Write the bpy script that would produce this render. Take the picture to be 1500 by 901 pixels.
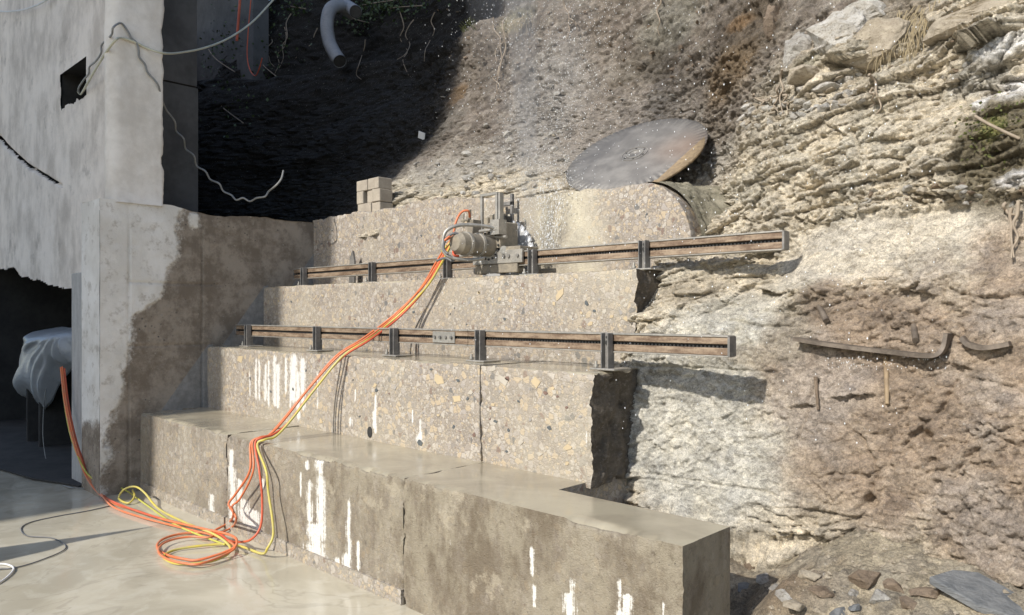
import bpy, bmesh, math, random
import numpy as np
from mathutils import Vector

for o in list(bpy.data.objects): bpy.data.objects.remove(o)
SC = bpy.context.scene
COL = SC.collection
R = math.radians
random.seed(7)
RNG = np.random.default_rng(11)

# ------------------------------------------------------------------ camera
EYE = 1.6
F = 1100.0                       # focal length in photograph pixels (1500 wide)
YAW = R(44)
VX, VY = -math.sin(YAW), math.cos(YAW)
RX, RY = math.cos(YAW), math.sin(YAW)
cd = bpy.data.cameras.new('camera')
cam = bpy.data.objects.new('camera', cd); COL.objects.link(cam)
cam.location = (0, 0, EYE)
cam.rotation_euler = (R(90), 0, YAW)
cd.sensor_width = 36; cd.lens = 36*F/1500; cd.shift_y = 8.5/1500
cd.clip_start = 0.05; cd.clip_end = 2000
SC.camera = cam

# ------------------------------------------------------------------ sky, sun, exposure
SUN = Vector((0.03, 0.80, -0.60)).normalized()      # direction the light travels
w = bpy.data.worlds.new('World'); SC.world = w; w.use_nodes = True
nt = w.node_tree; nt.nodes.clear()
sky = nt.nodes.new('ShaderNodeTexSky'); sky.sky_type = 'NISHITA'; sky.sun_disc = False
sky.sun_elevation = math.asin(-SUN.z)
sky.sun_rotation = math.atan2(-SUN.x, -SUN.y)
bg = nt.nodes.new('ShaderNodeBackground'); bg.inputs[1].default_value = 0.15
wo = nt.nodes.new('ShaderNodeOutputWorld')
nt.links.new(sky.outputs[0], bg.inputs[0]); nt.links.new(bg.outputs[0], wo.inputs[0])
ld = bpy.data.lights.new('sun', 'SUN'); ld.energy = 4.3; ld.angle = R(0.53); ld.color = (1.0, 0.955, 0.88)
sun = bpy.data.objects.new('sun', ld); COL.objects.link(sun)
sun.rotation_euler = SUN.to_track_quat('-Z', 'Y').to_euler(); sun.location = (0, -10, 14)
vs = SC.view_settings
vs.view_transform = 'Standard'; vs.look = 'None'; vs.gamma = 1; vs.use_curve_mapping = False
vs.exposure = 0.22

# ------------------------------------------------------------------ helpers: measuring
def at(px, py, x=None, y=None, z=None, t=None):
    """Point of the place seen at a photograph pixel, on a plane x=, y= or z= of the place."""
    a = (px-750)/F; b = (459-py)/F
    dx = VX+a*RX; dy = VY+a*RY
    if x is not None: t = x/dx
    elif y is not None: t = y/dy
    elif z is not None: t = (z-EYE)/b
    return Vector((t*dx, t*dy, EYE+t*b))

# ------------------------------------------------------------------ helpers: noise (numpy)
def _h(ix, iy, iz, s):
    n = (ix.astype(np.int64)*374761393 + iy.astype(np.int64)*668265263 + iz.astype(np.int64)*2147483647 + s*1274126177) & 0xffffffff
    n = ((n ^ (n >> 13))*1274126177) & 0xffffffff
    n = ((n ^ (n >> 16))*2246822519) & 0xffffffff
    return ((n ^ (n >> 15)) & 0xffffff)/float(0xffffff)
def vn(x, y, z, s=0):
    x, y, z = np.broadcast_arrays(np.asarray(x, float), np.asarray(y, float), np.asarray(z, float))
    x0 = np.floor(x); y0 = np.floor(y); z0 = np.floor(z)
    fx = x-x0; fy = y-y0; fz = z-z0
    fx = fx*fx*(3-2*fx); fy = fy*fy*(3-2*fy); fz = fz*fz*(3-2*fz)
    out = 0
    for i in (0, 1):
        for j in (0, 1):
            for k in (0, 1):
                out = out + _h(x0+i, y0+j, z0+k, s)*(fx if i else 1-fx)*(fy if j else 1-fy)*(fz if k else 1-fz)
    return out*2-1
def fbm(x, y, z, s=0, oct=4, rough=0.5):
    o = 0; a = 1; f = 1; tot = 0
    for i in range(oct):
        o = o + a*vn(x*f, y*f, z*f, s+i*17); tot += a; a *= rough; f *= 2.03
    return o/tot
def cell(x, y, s=0):
    """2-D cellular noise: F1, F2 and a random number per cell."""
    ix = np.floor(x); iy = np.floor(y)
    f1 = np.full(x.shape, 9.0); f2 = np.full(x.shape, 9.0); idv = np.zeros(x.shape)
    for i in (-1, 0, 1):
        for j in (-1, 0, 1):
            cx = ix+i; cy = iy+j; o = np.zeros_like(cx)
            d = np.hypot(cx+_h(cx, cy, o, s)-x, cy+_h(cx, cy, o+1, s)-y)
            r = _h(cx, cy, o+2, s)
            near = d < f1
            f2 = np.where(near, f1, np.minimum(f2, d)); idv = np.where(near, r, idv); f1 = np.where(near, d, f1)
    return f1, f2, idv
def facet(x, y, s=0):
    """Broken faces: every cell is a little plane with its own tilt."""
    ix = np.floor(x); iy = np.floor(y); f1 = np.full(x.shape, 9.0); out = np.zeros(x.shape)
    for i in (-1, 0, 1):
        for j in (-1, 0, 1):
            cx = ix+i; cy = iy+j; o = np.zeros_like(cx)
            ddx = x-cx-_h(cx, cy, o, s); ddy = y-cy-_h(cx, cy, o+1, s); d = ddx*ddx+ddy*ddy
            v = ddx*(_h(cx, cy, o+2, s)-.5)*2+ddy*(_h(cx, cy, o+3, s)-.5)*2+(_h(cx, cy, o+4, s)-.5)*.7
            near = d < f1; out = np.where(near, v, out); f1 = np.where(near, d, f1)
    return out
def sst(a, b, x): t = np.clip((x-a)/(b-a), 0, 1); return t*t*(3-2*t)

# ------------------------------------------------------------------ helpers: materials
def srgb(r, g, b, k=1.0):
    f = lambda c: (c/255/12.92 if c/255 <= .04045 else ((c/255+.055)/1.055)**2.4)*k
    return (f(r), f(g), f(b), 1)
class NT:
    def __init__(s, name):
        s.m = bpy.data.materials.new(name); s.m.use_nodes = True
        s.t = s.m.node_tree; s.t.nodes.clear()
        s.out = s.t.nodes.new('ShaderNodeOutputMaterial')
    def n(s, kind, **k):
        q = s.t.nodes.new('ShaderNode'+kind)
        for a, v in k.items(): setattr(q, a, v)
        return q
    def put(s, sock, v):
        if isinstance(v, bpy.types.NodeSocket): s.t.links.new(v, sock)
        elif v is not None: sock.default_value = v
    def pos(s, sc=(1, 1, 1), rot=(0, 0, 0), obj=False):
        g = s.n('TexCoord').outputs['Object'] if obj else s.n('NewGeometry').outputs['Position']
        m = s.n('Mapping'); s.put(m.inputs[0], g); m.inputs['Scale'].default_value = sc; m.inputs['Rotation'].default_value = rot
        return m.outputs[0]
    def noise(s, scale, detail=4, rough=.55, vec=None, dist=0, col=False):
        q = s.n('TexNoise'); q.inputs['Scale'].default_value = scale; q.inputs['Detail'].default_value = detail
        q.inputs['Roughness'].default_value = rough; q.inputs['Distortion'].default_value = dist
        s.put(q.inputs['Vector'], vec or s.pos()); return q.outputs['Color' if col else 'Fac']
    def vor(s, scale, feat='F1', vec=None, rnd=1):
        q = s.n('TexVoronoi', feature=feat); q.inputs['Scale'].default_value = scale; q.inputs['Randomness'].default_value = rnd
        s.put(q.inputs['Vector'], vec or s.pos()); return q
    def ramp(s, fac, stops, interp='LINEAR'):
        q = s.n('ValToRGB'); q.color_ramp.interpolation = interp; e = q.color_ramp.elements
        while len(e) < len(stops): e.new(0.5)
        for i, (p, c) in enumerate(stops):
            e[i].position = p; e[i].color = c if not isinstance(c, (int, float)) else (c, c, c, 1)
        s.put(q.inputs[0], fac); return q.outputs[0]
    def mix(s, fac, a, b, blend='MIX'):
        q = s.n('Mix', data_type='RGBA', blend_type=blend)
        s.put(q.inputs[0], fac); s.put(q.inputs[6], a); s.put(q.inputs[7], b); return q.outputs[2]
    def math(s, op, a, b=None, clamp=False):
        q = s.n('Math', operation=op, use_clamp=clamp); s.put(q.inputs[0], a); s.put(q.inputs[1], b); return q.outputs[0]
    def step(s, v, lo, hi, a=0., b=1.):
        q = s.n('MapRange', interpolation_type='SMOOTHSTEP'); s.put(q.inputs[0], v)
        for i, k in enumerate((lo, hi, a, b)): q.inputs[i+1].default_value = k
        return q.outputs[0]
    def attr(s, name, col=False): return s.n('Attribute', attribute_name=name).outputs['Color' if col else 'Fac']
    def bump(s, h, strength=.5, dist=.01, nrm=None):
        q = s.n('Bump'); q.inputs['Strength'].default_value = strength; q.inputs['Distance'].default_value = dist
        s.put(q.inputs['Height'], h); s.put(q.inputs['Normal'], nrm); return q.outputs[0]
    def done(s, col, rough=.85, nrm=None, metal=0., spec=.5, **k):
        b = s.n('BsdfPrincipled'); s.put(b.inputs['Base Color'], col); s.put(b.inputs['Roughness'], rough)
        s.put(b.inputs['Metallic'], metal); s.put(b.inputs['Normal'], nrm); s.put(b.inputs['Specular IOR Level'], spec)
        for a, v in k.items(): s.put(b.inputs[a], v)
        s.t.links.new(b.outputs[0], s.out.inputs[0]); return s.m

M = {}
def simple(name, c1, c2, scale=8, rough=.7, metal=0., bump=.2, bscale=60, spec=.5, stretch=(1, 1, 1), bd=.004, lo=.35, hi=.65, **k):
    n = NT(name)
    f = n.noise(scale, 6, .62, n.pos(stretch))
    g = n.noise(scale*6, 3, .6)
    f2 = n.math('ADD', n.math('MULTIPLY', f, .75), n.math('MULTIPLY', g, .25))
    col = n.mix(n.step(f2, lo, hi), c1, c2)
    M[name] = n.done(col, rough, n.bump(n.noise(bscale, 4, .65, n.pos(stretch)), bump, bd), metal, spec, **k)
    return M[name]

def aggregate(name, matrix1, matrix2, contrast=1., mudcol=None, runcol=None, rough=.62):
    """Sawn concrete: crushed stones of several sizes in a cement matrix, with mud film and lime runs."""
    n = NT(name)
    base = n.mix(n.step(n.noise(2.2, 5, .6), .35, .68), matrix1, matrix2)
    base = n.mix(n.math('MULTIPLY', n.noise(160, 3, .7), .5), base, (.16, .14, .115, 1), 'MIX')
    warp = n.n('Mix', data_type='VECTOR')
    warp.inputs[0].default_value = .02
    n.put(warp.inputs[4], n.pos()); n.put(warp.inputs[5], n.noise(9, 2, .5, col=True))
    wv = warp.outputs[1]
    stones = [(.0, (.42, .345, .26, 1)), (.2, (.49, .44, .38, 1)), (.38, (.33, .28, .235, 1)), (.55, (.50, .39, .255, 1)), (.68, (.38, .335, .30, 1)), (.82, (.25, .22, .195, 1)), (.935, (.115, .115, .115, 1)), (.96, (.19, .12, .09, 1)), (1., (.52, .49, .43, 1))]
    col = base; hgt = None
    for sc, dens, th, op in ((120, .25, .10, .7), (56, .22, .08, .95), (27, .42, .06, 1.)):
        ed = n.vor(sc, 'DISTANCE_TO_EDGE', wv); cc = n.vor(sc, 'F1', wv)
        sep = n.n('SeparateColor'); n.put(sep.inputs[0], cc.outputs['Color'])
        e2 = n.math('SUBTRACT', ed.outputs[0], n.math('MULTIPLY', n.noise(sc*2.2, 2, .5), .12))
        mask = n.math('MULTIPLY', n.step(e2, th-.06, th), n.math('GREATER_THAN', sep.outputs[0], dens))
        sc_col = n.ramp(sep.outputs[1], stones, 'CONSTANT')
        sc_col = n.mix(.18, sc_col, n.mix(n.noise(sc*1.3, 3, .6), (.2, .18, .15, 1), (.5, .46, .4, 1)))
        col = n.mix(n.math('MULTIPLY', mask, op*contrast), col, sc_col)
        hgt = mask if hgt is None else n.math('ADD', hgt, mask)
    if mudcol:
        streak = n.noise(7, 6, .66, n.pos((2.5, 2.5, .9)))
        mm = n.math('MULTIPLY', n.attr('mud'), n.step(n.math('ADD', streak, n.math('MULTIPLY', n.noise(3, 5, .6), .6)), .55, .95, .72, 1.0))
        mcol = n.mix(n.step(n.math('ADD', n.math('MULTIPLY', n.noise(1.9, 7, .66, n.pos((1.5, 1.5, .8))), .65), n.math('MULTIPLY', n.noise(9, 7, .7, n.pos((1.6, 1.6, .8))), .35)), .42, .58), mudcol[0], mudcol[1])
        mcol = n.mix(n.step(n.noise(26, 6, .7), .52, .75), mcol, mudcol[2])
        mcol = n.mix(n.math('MULTIPLY', n.step(n.noise(4.2, 7, .72), .57, .66), .6), mcol, (.40, .35, .26, 1))
        mcol = n.mix(n.step(n.noise(58, 3, .6), .70, .74), mcol, (.06, .05, .038, 1))
        col = n.mix(mm, col, mcol)
    if runcol:
        rn = n.math('ADD', n.attr('run'), n.math('MULTIPLY', n.math('SUBTRACT', n.noise(62, 7, .74, n.pos((1, 1, .05))), .5), 2.3))
        rn = n.math('ADD', rn, n.math('MULTIPLY', n.math('SUBTRACT', n.noise(45, 6, .75), .5), 1.3))
        col = n.mix(n.math('MULTIPLY', n.step(rn, .38, .78, 0., .95), n.step(n.attr('run'), .0, .12)), col, runcol)
    h = n.math('ADD', n.math('MULTIPLY', hgt, .25), n.math('ADD', n.noise(120, 4, .7), n.noise(30, 4, .6)))
    rg = n.step(n.noise(5, 4, .6), .3, .7, rough-.12, rough+.12)
    M[name] = n.done(col, rg, n.bump(h, .7, .005), 0, .4)
    return M[name]

# ------------------------------------------------------------------ helpers: objects
def tag(o, label=None, cat=None, group=None, kind=None):
    if label: o['label'] = label
    if cat: o['category'] = cat
    if group: o['group'] = group
    if kind: o['kind'] = kind
    return o
def thing(name, label, cat, loc, group=None):
    o = bpy.data.objects.new(name, None); COL.objects.link(o); o.location = Vector(loc); o.empty_display_size = .1
    o['_o'] = [float(c) for c in loc]
    return tag(o, label, cat, group)
def mesh_np(name, V, Fq, Ft=None, smooth=False, attrs=None, cols=None):
    """V (n,3); Fq (m,4) quads and Ft (k,3) triangles, as arrays."""
    me = bpy.data.meshes.new(name); V = np.asarray(V, np.float32)
    Fq = np.asarray(Fq, np.int32).reshape(-1, 4); Ft = np.zeros((0, 3), np.int32) if Ft is None else np.asarray(Ft, np.int32).reshape(-1, 3)
    me.vertices.add(len(V)); me.vertices.foreach_set('co', V.ravel())
    nl = Fq.size+Ft.size; me.loops.add(nl)
    me.loops.foreach_set('vertex_index', np.concatenate([Fq.ravel(), Ft.ravel()]))
    me.polygons.add(len(Fq)+len(Ft))
    me.polygons.foreach_set('loop_start', np.concatenate([np.arange(len(Fq))*4, len(Fq)*4+np.arange(len(Ft))*3]).astype(np.int32))
    me.update(calc_edges=True)
    if smooth: me.polygons.foreach_set('use_smooth', np.ones(len(me.polygons), bool))
    for k, a in (attrs or {}).items():
        at_ = me.attributes.new(k, 'FLOAT', 'POINT'); at_.data.foreach_set('value', np.asarray(a, np.float32).ravel())
    for k, a in (cols or {}).items():
        at_ = me.attributes.new(k, 'FLOAT_COLOR', 'POINT'); a = np.asarray(a, np.float32).reshape(-1, 3)
        at_.data.foreach_set('color', np.concatenate([a, np.ones((len(a), 1), np.float32)], 1).ravel())
    return me
def link(name, me, mat, parent=None, loc=None):
    o = bpy.data.objects.new(name, me); COL.objects.link(o)
    if mat is not None and not me.materials: me.materials.append(M[mat] if isinstance(mat, str) else mat)
    if parent is not None: o.parent = parent
    if loc is not None: o.location = loc
    return o
def origin_of(p):
    while p is not None:
        if '_o' in p: return np.array(p['_o'][:])
        p = p.parent
    return np.zeros(3)
class MB:
    """Collects shapes in place coordinates; build() links them as one mesh object."""
    def __init__(s): s.v = []; s.f = []; s.sm = []
    def add(s, vs, fs, smooth=False):
        b = len(s.v); s.v += [tuple(p) for p in vs]; s.f += [tuple(i+b for i in f) for f in fs]; s.sm += [smooth]*len(fs); return s
    def box(s, x0, x1, y0, y1, z0, z1, rot=None, about=None):
        vs = [Vector((x, y, z)) for x in (x0, x1) for y in (y0, y1) for z in (z0, z1)]
        if rot:
            c = Vector(about) if about else Vector(((x0+x1)/2, (y0+y1)/2, (z0+z1)/2))
            from mathutils import Euler
            m = Euler(rot).to_matrix(); vs = [m@(q-c)+c for q in vs]
        return s.add(vs, [(0, 1, 3, 2), (4, 6, 7, 5), (0, 4, 5, 1), (2, 3, 7, 6), (0, 2, 6, 4), (1, 5, 7, 3)])
    def cyl(s, a, b, r, r2=None, n=16, caps=True):
        a = Vector(a); b = Vector(b); r2 = r if r2 is None else r2
        d = (b-a).normalized(); u = d.orthogonal().normalized(); w_ = d.cross(u)
        vs = []
        for c, rr in ((a, r), (b, r2)):
            vs += [c+(u*math.cos(2*math.pi*i/n)+w_*math.sin(2*math.pi*i/n))*rr for i in range(n)]
        s.add(vs, [(i, (i+1) % n, n+(i+1) % n, n+i) for i in range(n)], True)
        if caps: s.add(vs, [tuple(range(n))[::-1], tuple(range(n, 2*n))])
        return s
    def tube(s, pts, r, n=8, sub=6, closed=False):
        P = spline(pts, sub); fr = frames(P); vs = []
        for i, p in enumerate(P):
            rr = r(i/(len(P)-1)) if callable(r) else r
            u, w_ = fr[i]
            vs += [p+(u*math.cos(2*math.pi*k/n)+w_*math.sin(2*math.pi*k/n))*rr for k in range(n)]
        fs = [(i*n+k, i*n+(k+1) % n, (i+1)*n+(k+1) % n, (i+1)*n+k) for i in range(len(P)-1) for k in range(n)]
        s.add(vs, fs, True)
        s.add(vs[:n]+vs[-n:], [tuple(range(n))[::-1], tuple(range(n, 2*n))])
        return s
    def prism(s, poly, d):
        """poly: list of 3-D points (planar), extruded by vector d."""
        poly = [Vector(p) for p in poly]; n = len(poly); d = Vector(d)
        vs = poly+[p+d for p in poly]
        return s.add(vs, [tuple(range(n)), tuple(range(2*n-1, n-1, -1))]+[(i, n+i, n+(i+1) % n, (i+1) % n) for i in range(n)])
    def build(s, name, mat, parent=None, label=None, cat=None, group=None, bevel=0):
        V = np.array([tuple(p) for p in s.v], float)
        if parent is None:
            o0 = np.array([(V[:, 0].min()+V[:, 0].max())/2, (V[:, 1].min()+V[:, 1].max())/2, V[:, 2].min()])
        else: o0 = origin_of(parent)
        me = bpy.data.meshes.new(name); me.from_pydata([tuple(p) for p in (V-o0)], [], s.f)
        me.polygons.foreach_set('use_smooth', s.sm)
        bm = bmesh.new(); bm.from_mesh(me)
        if bevel:
            bmesh.ops.remove_doubles(bm, verts=bm.verts, dist=1e-5)
            ed = [e for e in bm.edges if len(e.link_faces) == 2 and e.calc_face_angle(0) > .6]
            bmesh.ops.bevel(bm, geom=ed, offset=bevel, segments=1, affect='EDGES', clamp_overlap=True)
        bmesh.ops.recalc_face_normals(bm, faces=bm.faces); bm.to_mesh(me); bm.free()
        o = link(name, me, mat, parent, tuple(o0) if parent is None else None)
        if parent is None: o['_o'] = [float(c) for c in o0]
        return tag(o, label, cat, group)
def spline(pts, sub=6):
    P = [Vector(p) for p in pts]; out = []
    for i in range(len(P)-1):
        p0 = P[max(i-1, 0)]; p1 = P[i]; p2 = P[i+1]; p3 = P[min(i+2, len(P)-1)]
        for k in range(sub):
            t = k/sub
            out.append(0.5*((2*p1)+(p2-p0)*t+(2*p0-5*p1+4*p2-p3)*t*t+(3*p1-p0-3*p2+p3)*t**3))
    out.append(P[-1]); return out
def frames(P):
    fr = []; u = None
    for i in range(len(P)):
        d = (P[min(i+1, len(P)-1)]-P[max(i-1, 0)])
        d = d.normalized() if d.length > 1e-9 else Vector((0, 0, 1))
        if u is None: u = d.orthogonal().normalized()
        u = (u-d*u.dot(d)); u = u.normalized() if u.length > 1e-6 else d.orthogonal().normalized()
        fr.append((u, d.cross(u)))
    return fr
def grid_faces(n, m, off=0):
    i, j = np.meshgrid(np.arange(n-1), np.arange(m-1), indexing='ij')
    a = i*m+j+off
    return np.stack([a, a+m, a+m+1, a+1], -1).reshape(-1, 4)

# ------------------------------------------------------------------ materials
aggregate('sawn_concrete', (.262, .225, .183, 1), (.32, .277, .23, 1), .95, ((.54, .49, .375, 1), (.42, .37, .285, 1), (.36, .31, .235, 1)), (.70, .68, .64, 1))
aggregate('muddy_concrete', (.30, .265, .21, 1), (.36, .325, .265, 1), .8, ((.142, .112, .076, 1), (.265, .23, .168, 1), (.105, .082, .055, 1)), (.70, .68, .63, 1))

def slurry(name, c1, c2, r0, r1, coat=0., scale=1.3, b=.06):
    n = NT(name)
    f = n.noise(scale, 6, .58, dist=.6)
    col = n.mix(n.step(f, .35, .66), c1, c2)
    col = n.mix(n.math('MULTIPLY', n.step(n.noise(40, 5, .7), .55, .8), .3), col, (.2, .175, .14, 1))
    rg = n.step(n.noise(scale*1.4, 5, .6), .36, .62, r0, r1)
    M[name] = n.done(col, rg, n.bump(n.math('ADD', n.noise(70, 4, .6), n.math('MULTIPLY', n.noise(6, 3, .5), 2.5)), b, .006), 0, .5)
n = NT('slurry')               # thin grey-cream slurry: drying patches, tide lines, grit
f_ = n.noise(.9, 7, .6, dist=.8); f2 = n.noise(4.5, 6, .6, dist=.5)
c_ = n.mix(n.step(f_, .38, .60), (.54, .49, .38, 1), (.42, .38, .29, 1))
c_ = n.mix(n.math('MULTIPLY', n.step(f2, .47, .62), .4), c_, (.60, .56, .46, 1))
c_ = n.mix(n.math('MULTIPLY', n.step(n.noise(.55, 3, .5), .56, .60), .25), c_, (.34, .315, .25, 1))
c_ = n.mix(n.step(n.noise(95, 4, .75), .685, .72), c_, (.15, .13, .10, 1))
tl = n.math('ABSOLUTE', n.math('SUBTRACT', n.noise(.8, 5, .55, dist=.7), .5))
c_ = n.mix(n.step(tl, .010, .0, 0., .35), c_, (.30, .27, .21, 1))
rg = n.step(n.noise(1.1, 6, .62), .40, .60, .04, .26)
hh = n.math('ADD', n.math('MULTIPLY', n.noise(95, 4, .75), .6), n.math('MULTIPLY', n.noise(7, 4, .55), 2.2))
M['slurry'] = n.done(c_, rg, n.bump(hh, .05, .006), 0, .5)
slurry('wet_top', (.40, .355, .26, 1), (.30, .26, .19, 1), .05, .26, scale=2.5, b=.05)

n = NT('render_wall')          # weathered lime render: patches, streaks, brown stains
f_ = n.math('ADD', n.math('MULTIPLY', n.noise(1.6, 7, .62), .6), n.math('MULTIPLY', n.noise(6, 6, .65, n.pos((1, 1, .5))), .4))
c_ = n.mix(n.step(f_, .36, .60), (.56, .50, .435, 1), (.84, .765, .68, 1))
c_ = n.mix(n.math('MULTIPLY', n.step(n.noise(3.1, 7, .7), .56, .70), .55), c_, (.33, .29, .25, 1))
c_ = n.mix(n.math('MULTIPLY', n.step(n.noise(38, 5, .7), .57, .70), .5), c_, (.82, .81, .80, 1))
M['render_wall'] = n.done(c_, .9, n.bump(n.math('ADD', n.noise(28, 6, .68), n.math('MULTIPLY', n.noise(110, 3, .6), .35)), .5, .012), 0, .3)
simple('pale_concrete', (.64, .585, .51, 1), (.82, .765, .69, 1), 2.6, .85, bump=.3, bscale=45, bd=.006)
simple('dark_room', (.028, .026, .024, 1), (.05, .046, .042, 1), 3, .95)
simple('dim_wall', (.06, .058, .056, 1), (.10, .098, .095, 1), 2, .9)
simple('house_render', (.42, .40, .36, 1), (.50, .48, .44, 1), 1.2, .9)
simple('roof_tile', (.20, .10, .07, 1), (.27, .14, .10, 1), 4, .8)
simple('glass_dark', (.03, .035, .04, 1), (.04, .045, .05, 1), 3, .08)
simple('timber', (.30, .22, .13, 1), (.20, .145, .09, 1), 5, .8, stretch=(6, 6, .8))
simple('grey_timber', (.46, .45, .43, 1), (.34, .33, .315, 1), 6, .85, stretch=(5, 5, .6))
simple('rusty_steel', (.14, .09, .058, 1), (.35, .265, .185, 1), 13, .55, .25, .3, 120, stretch=(.6, 3, 3))
simple('dark_steel', (.13, .126, .12, 1), (.24, .225, .205, 1), 14, .55, .2, .25, 120)
simple('pale_steel', (.30, .285, .255, 1), (.46, .43, .38, 1), 14, .45, .5, .25, 120)
simple('slurried_steel', (.33, .285, .215, 1), (.20, .175, .14, 1), 12, .6, .2, .5, 90)
simple('black_rubber', (.018, .018, .018, 1), (.035, .034, .032, 1), 12, .6)
simple('hose_orange', (.66, .17, .06, 1), (.52, .22, .12, 1), 14, .45, lo=.42, hi=.7)
simple('hose_red', (.52, .085, .04, 1), (.60, .12, .05, 1), 8, .42)
simple('hose_yellow', (.60, .48, .07, 1), (.48, .42, .15, 1), 14, .45)
simple('hose_lime', (.46, .47, .08, 1), (.50, .44, .10, 1), 8, .42)
simple('cream_cable', (.62, .60, .46, 1), (.50, .49, .38, 1), 8, .5)
simple('grey_conduit', (.20, .20, .19, 1), (.28, .28, .27, 1), 8, .5)
simple('white_cable', (.7, .7, .69, 1), (.6, .6, .6, 1), 8, .5)
simple('grey_pipe', (.22, .225, .235, 1), (.28, .285, .295, 1), 8, .5)
simple('stone_block', (.40, .35, .28, 1), (.30, .26, .21, 1), 9, .9, bump=.5, bscale=70)
simple('agg_tan', (.50, .40, .25, 1), (.46, .37, .24, 1), 30, .6)
simple('agg_pale', (.46, .42, .35, 1), (.40, .36, .30, 1), 30, .6)
simple('agg_grey', (.34, .32, .29, 1), (.28, .26, .24, 1), 30, .6)
simple('agg_dark', (.075, .085, .09, 1), (.11, .12, .12, 1), 30, .55)
simple('agg_brown', (.20, .13, .10, 1), (.16, .10, .08, 1), 30, .55)
def stone_mat(name, c1, c2, c3, wet=.85):
    n = NT(name)
    p_ = n.pos((1, 1, 1.6), (0, .3, 0))
    c = n.mix(n.step(n.noise(9, 7, .68, p_), .38, .62), c1, c2)
    c = n.mix(n.step(n.noise(30, 6, .7, p_), .5, .66), c, c3)
    c = n.mix(n.math('MULTIPLY', n.step(n.noise(90, 4, .7), .5, .7), .5), c, (.13, .105, .075, 1))
    h = n.math('ADD', n.noise(24, 6, .7, p_), n.math('MULTIPLY', n.noise(90, 4, .7), .5))
    M[name] = n.done(c, wet, n.bump(h, .9, .02), 0, .4)
stone_mat('stone_beige', (.44, .38, .29, 1), (.33, .28, .21, 1), (.27, .225, .165, 1))
stone_mat('stone_grey', (.30, .28, .25, 1), (.42, .40, .36, 1), (.22, .20, .17, 1))
stone_mat('stone_brown', (.17, .125, .085, 1), (.25, .19, .135, 1), (.11, .08, .055, 1), .75)
stone_mat('stone_white', (.52, .50, .46, 1), (.42, .39, .34, 1), (.30, .27, .22, 1))
simple('slate', (.10, .105, .108, 1), (.17, .172, .17, 1), 7, .5, bump=.7, bscale=18, stretch=(1, 3, 6), bd=.012)
simple('joint_gap_shade', (.055, .042, .03, 1), (.09, .07, .05, 1), 8, .95)  # dark tone painting the shade inside the block joints
simple('root', (.34, .28, .21, 1), (.24, .19, .14, 1), 20, .85)
simple('dry_grass', (.34, .275, .165, 1), (.24, .19, .115, 1), 20, .8)
simple('leaf_dark', (.035, .06, .022, 1), (.06, .095, .03, 1), 20, .5)
simple('leaf_moss', (.12, .13, .035, 1), (.075, .085, .025, 1), 20, .9)
simple('white_litter', (.78, .78, .76, 1), (.7, .7, .69, 1), 8, .6)
simple('wire_dark', (.10, .10, .105, 1), (.14, .14, .145, 1), 8, .5)

n = NT('plastic_sheet')
c_ = n.mix(n.noise(6, 5, .6), (.40, .43, .46, 1), (.60, .63, .66, 1))
M['plastic_sheet'] = n.done(c_, .28, n.bump(n.noise(9, 3, .5, dist=1.5), .35, .02), 0, .5, **{'Transmission Weight': .45, 'Subsurface Weight': .0})

n = NT('blade_steel')          # large worn blade: fine circular brushing, a rust bloom
c_ = n.mix(n.step(n.noise(7, 5, .6), .35, .7), (.17, .16, .148, 1), (.25, .235, .215, 1))
c_ = n.mix(n.attr('rust'), c_, n.mix(n.noise(20, 5, .65), (.24, .14, .085, 1), (.30, .205, .145, 1)))
M['blade_steel'] = n.done(c_, .55, n.bump(n.noise(150, 3, .6), .15, .002), .15, .4)
n = NT('blade_bright')
c_ = n.mix(n.noise(12, 4, .6), (.40, .40, .40, 1), (.55, .55, .55, 1))
M['blade_bright'] = n.done(c_, .32, n.bump(n.noise(90, 3, .6), .15, .002), .25, .5)
n = NT('water')
M['water'] = n.done((.92, .94, .95, 1), .08, None, 0, .8)

n = NT('rock')                 # colour of each bed and stain, plus the bank's painted shade, comes with the mesh
base = n.attr('tint', True)
wp = n.n('Mix', data_type='VECTOR'); wp.inputs[0].default_value = .035
n.put(wp.inputs[4], n.pos((1, 1, 1.5), (0, .18, 0))); n.put(wp.inputs[5], n.noise(16, 4, .6, col=True))
wv_ = wp.outputs[1]
def chan(sc):
    q = n.vor(sc, 'F1', wv_); e = n.n('SeparateColor'); n.put(e.inputs[0], q.outputs['Color']); return e.outputs[0], q.outputs['Distance']
a1, d1 = chan(26); a2, d2 = chan(64); a3, d3 = chan(150)
v2 = n.noise(6, 7, .68); v3 = n.noise(130, 4, .75)
cellv = n.math('ADD', n.math('MULTIPLY', a1, .4), n.math('ADD', n.math('MULTIPLY', a2, .35), n.math('MULTIPLY', a3, .25)))
c_ = n.mix(1., base, n.ramp(cellv, [(.15, .62), (.5, 1.), (.85, 1.32)]), 'MULTIPLY')
c_ = n.mix(1., c_, n.ramp(v2, [(.30, .66), (.52, 1.), (.74, 1.22)]), 'MULTIPLY')
c_ = n.mix(1., c_, n.ramp(v3, [(.34, .62), (.60, 1.15)]), 'MULTIPLY')
c_ = n.mix(n.math('MULTIPLY', n.step(n.noise(55, 5, .75), .60, .68), .45), c_, (.58, .55, .49, 1))
rg = n.math('SUBTRACT', .92, n.math('MULTIPLY', n.attr('wet'), n.step(n.noise(30, 4, .6), .35, .7, .2, .55)))
hh = n.math('ADD', n.math('ADD', n.math('MULTIPLY', a1, .9), n.math('MULTIPLY', a2, .6)), n.math('ADD', n.math('MULTIPLY', a3, .35), n.math('ADD', n.math('MULTIPLY', v3, .7), n.math('MULTIPLY', n.noise(36, 6, .72), 1.1))))
M['rock'] = n.done(c_, rg, n.bump(hh, .85, .014), 0, .45)

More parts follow.
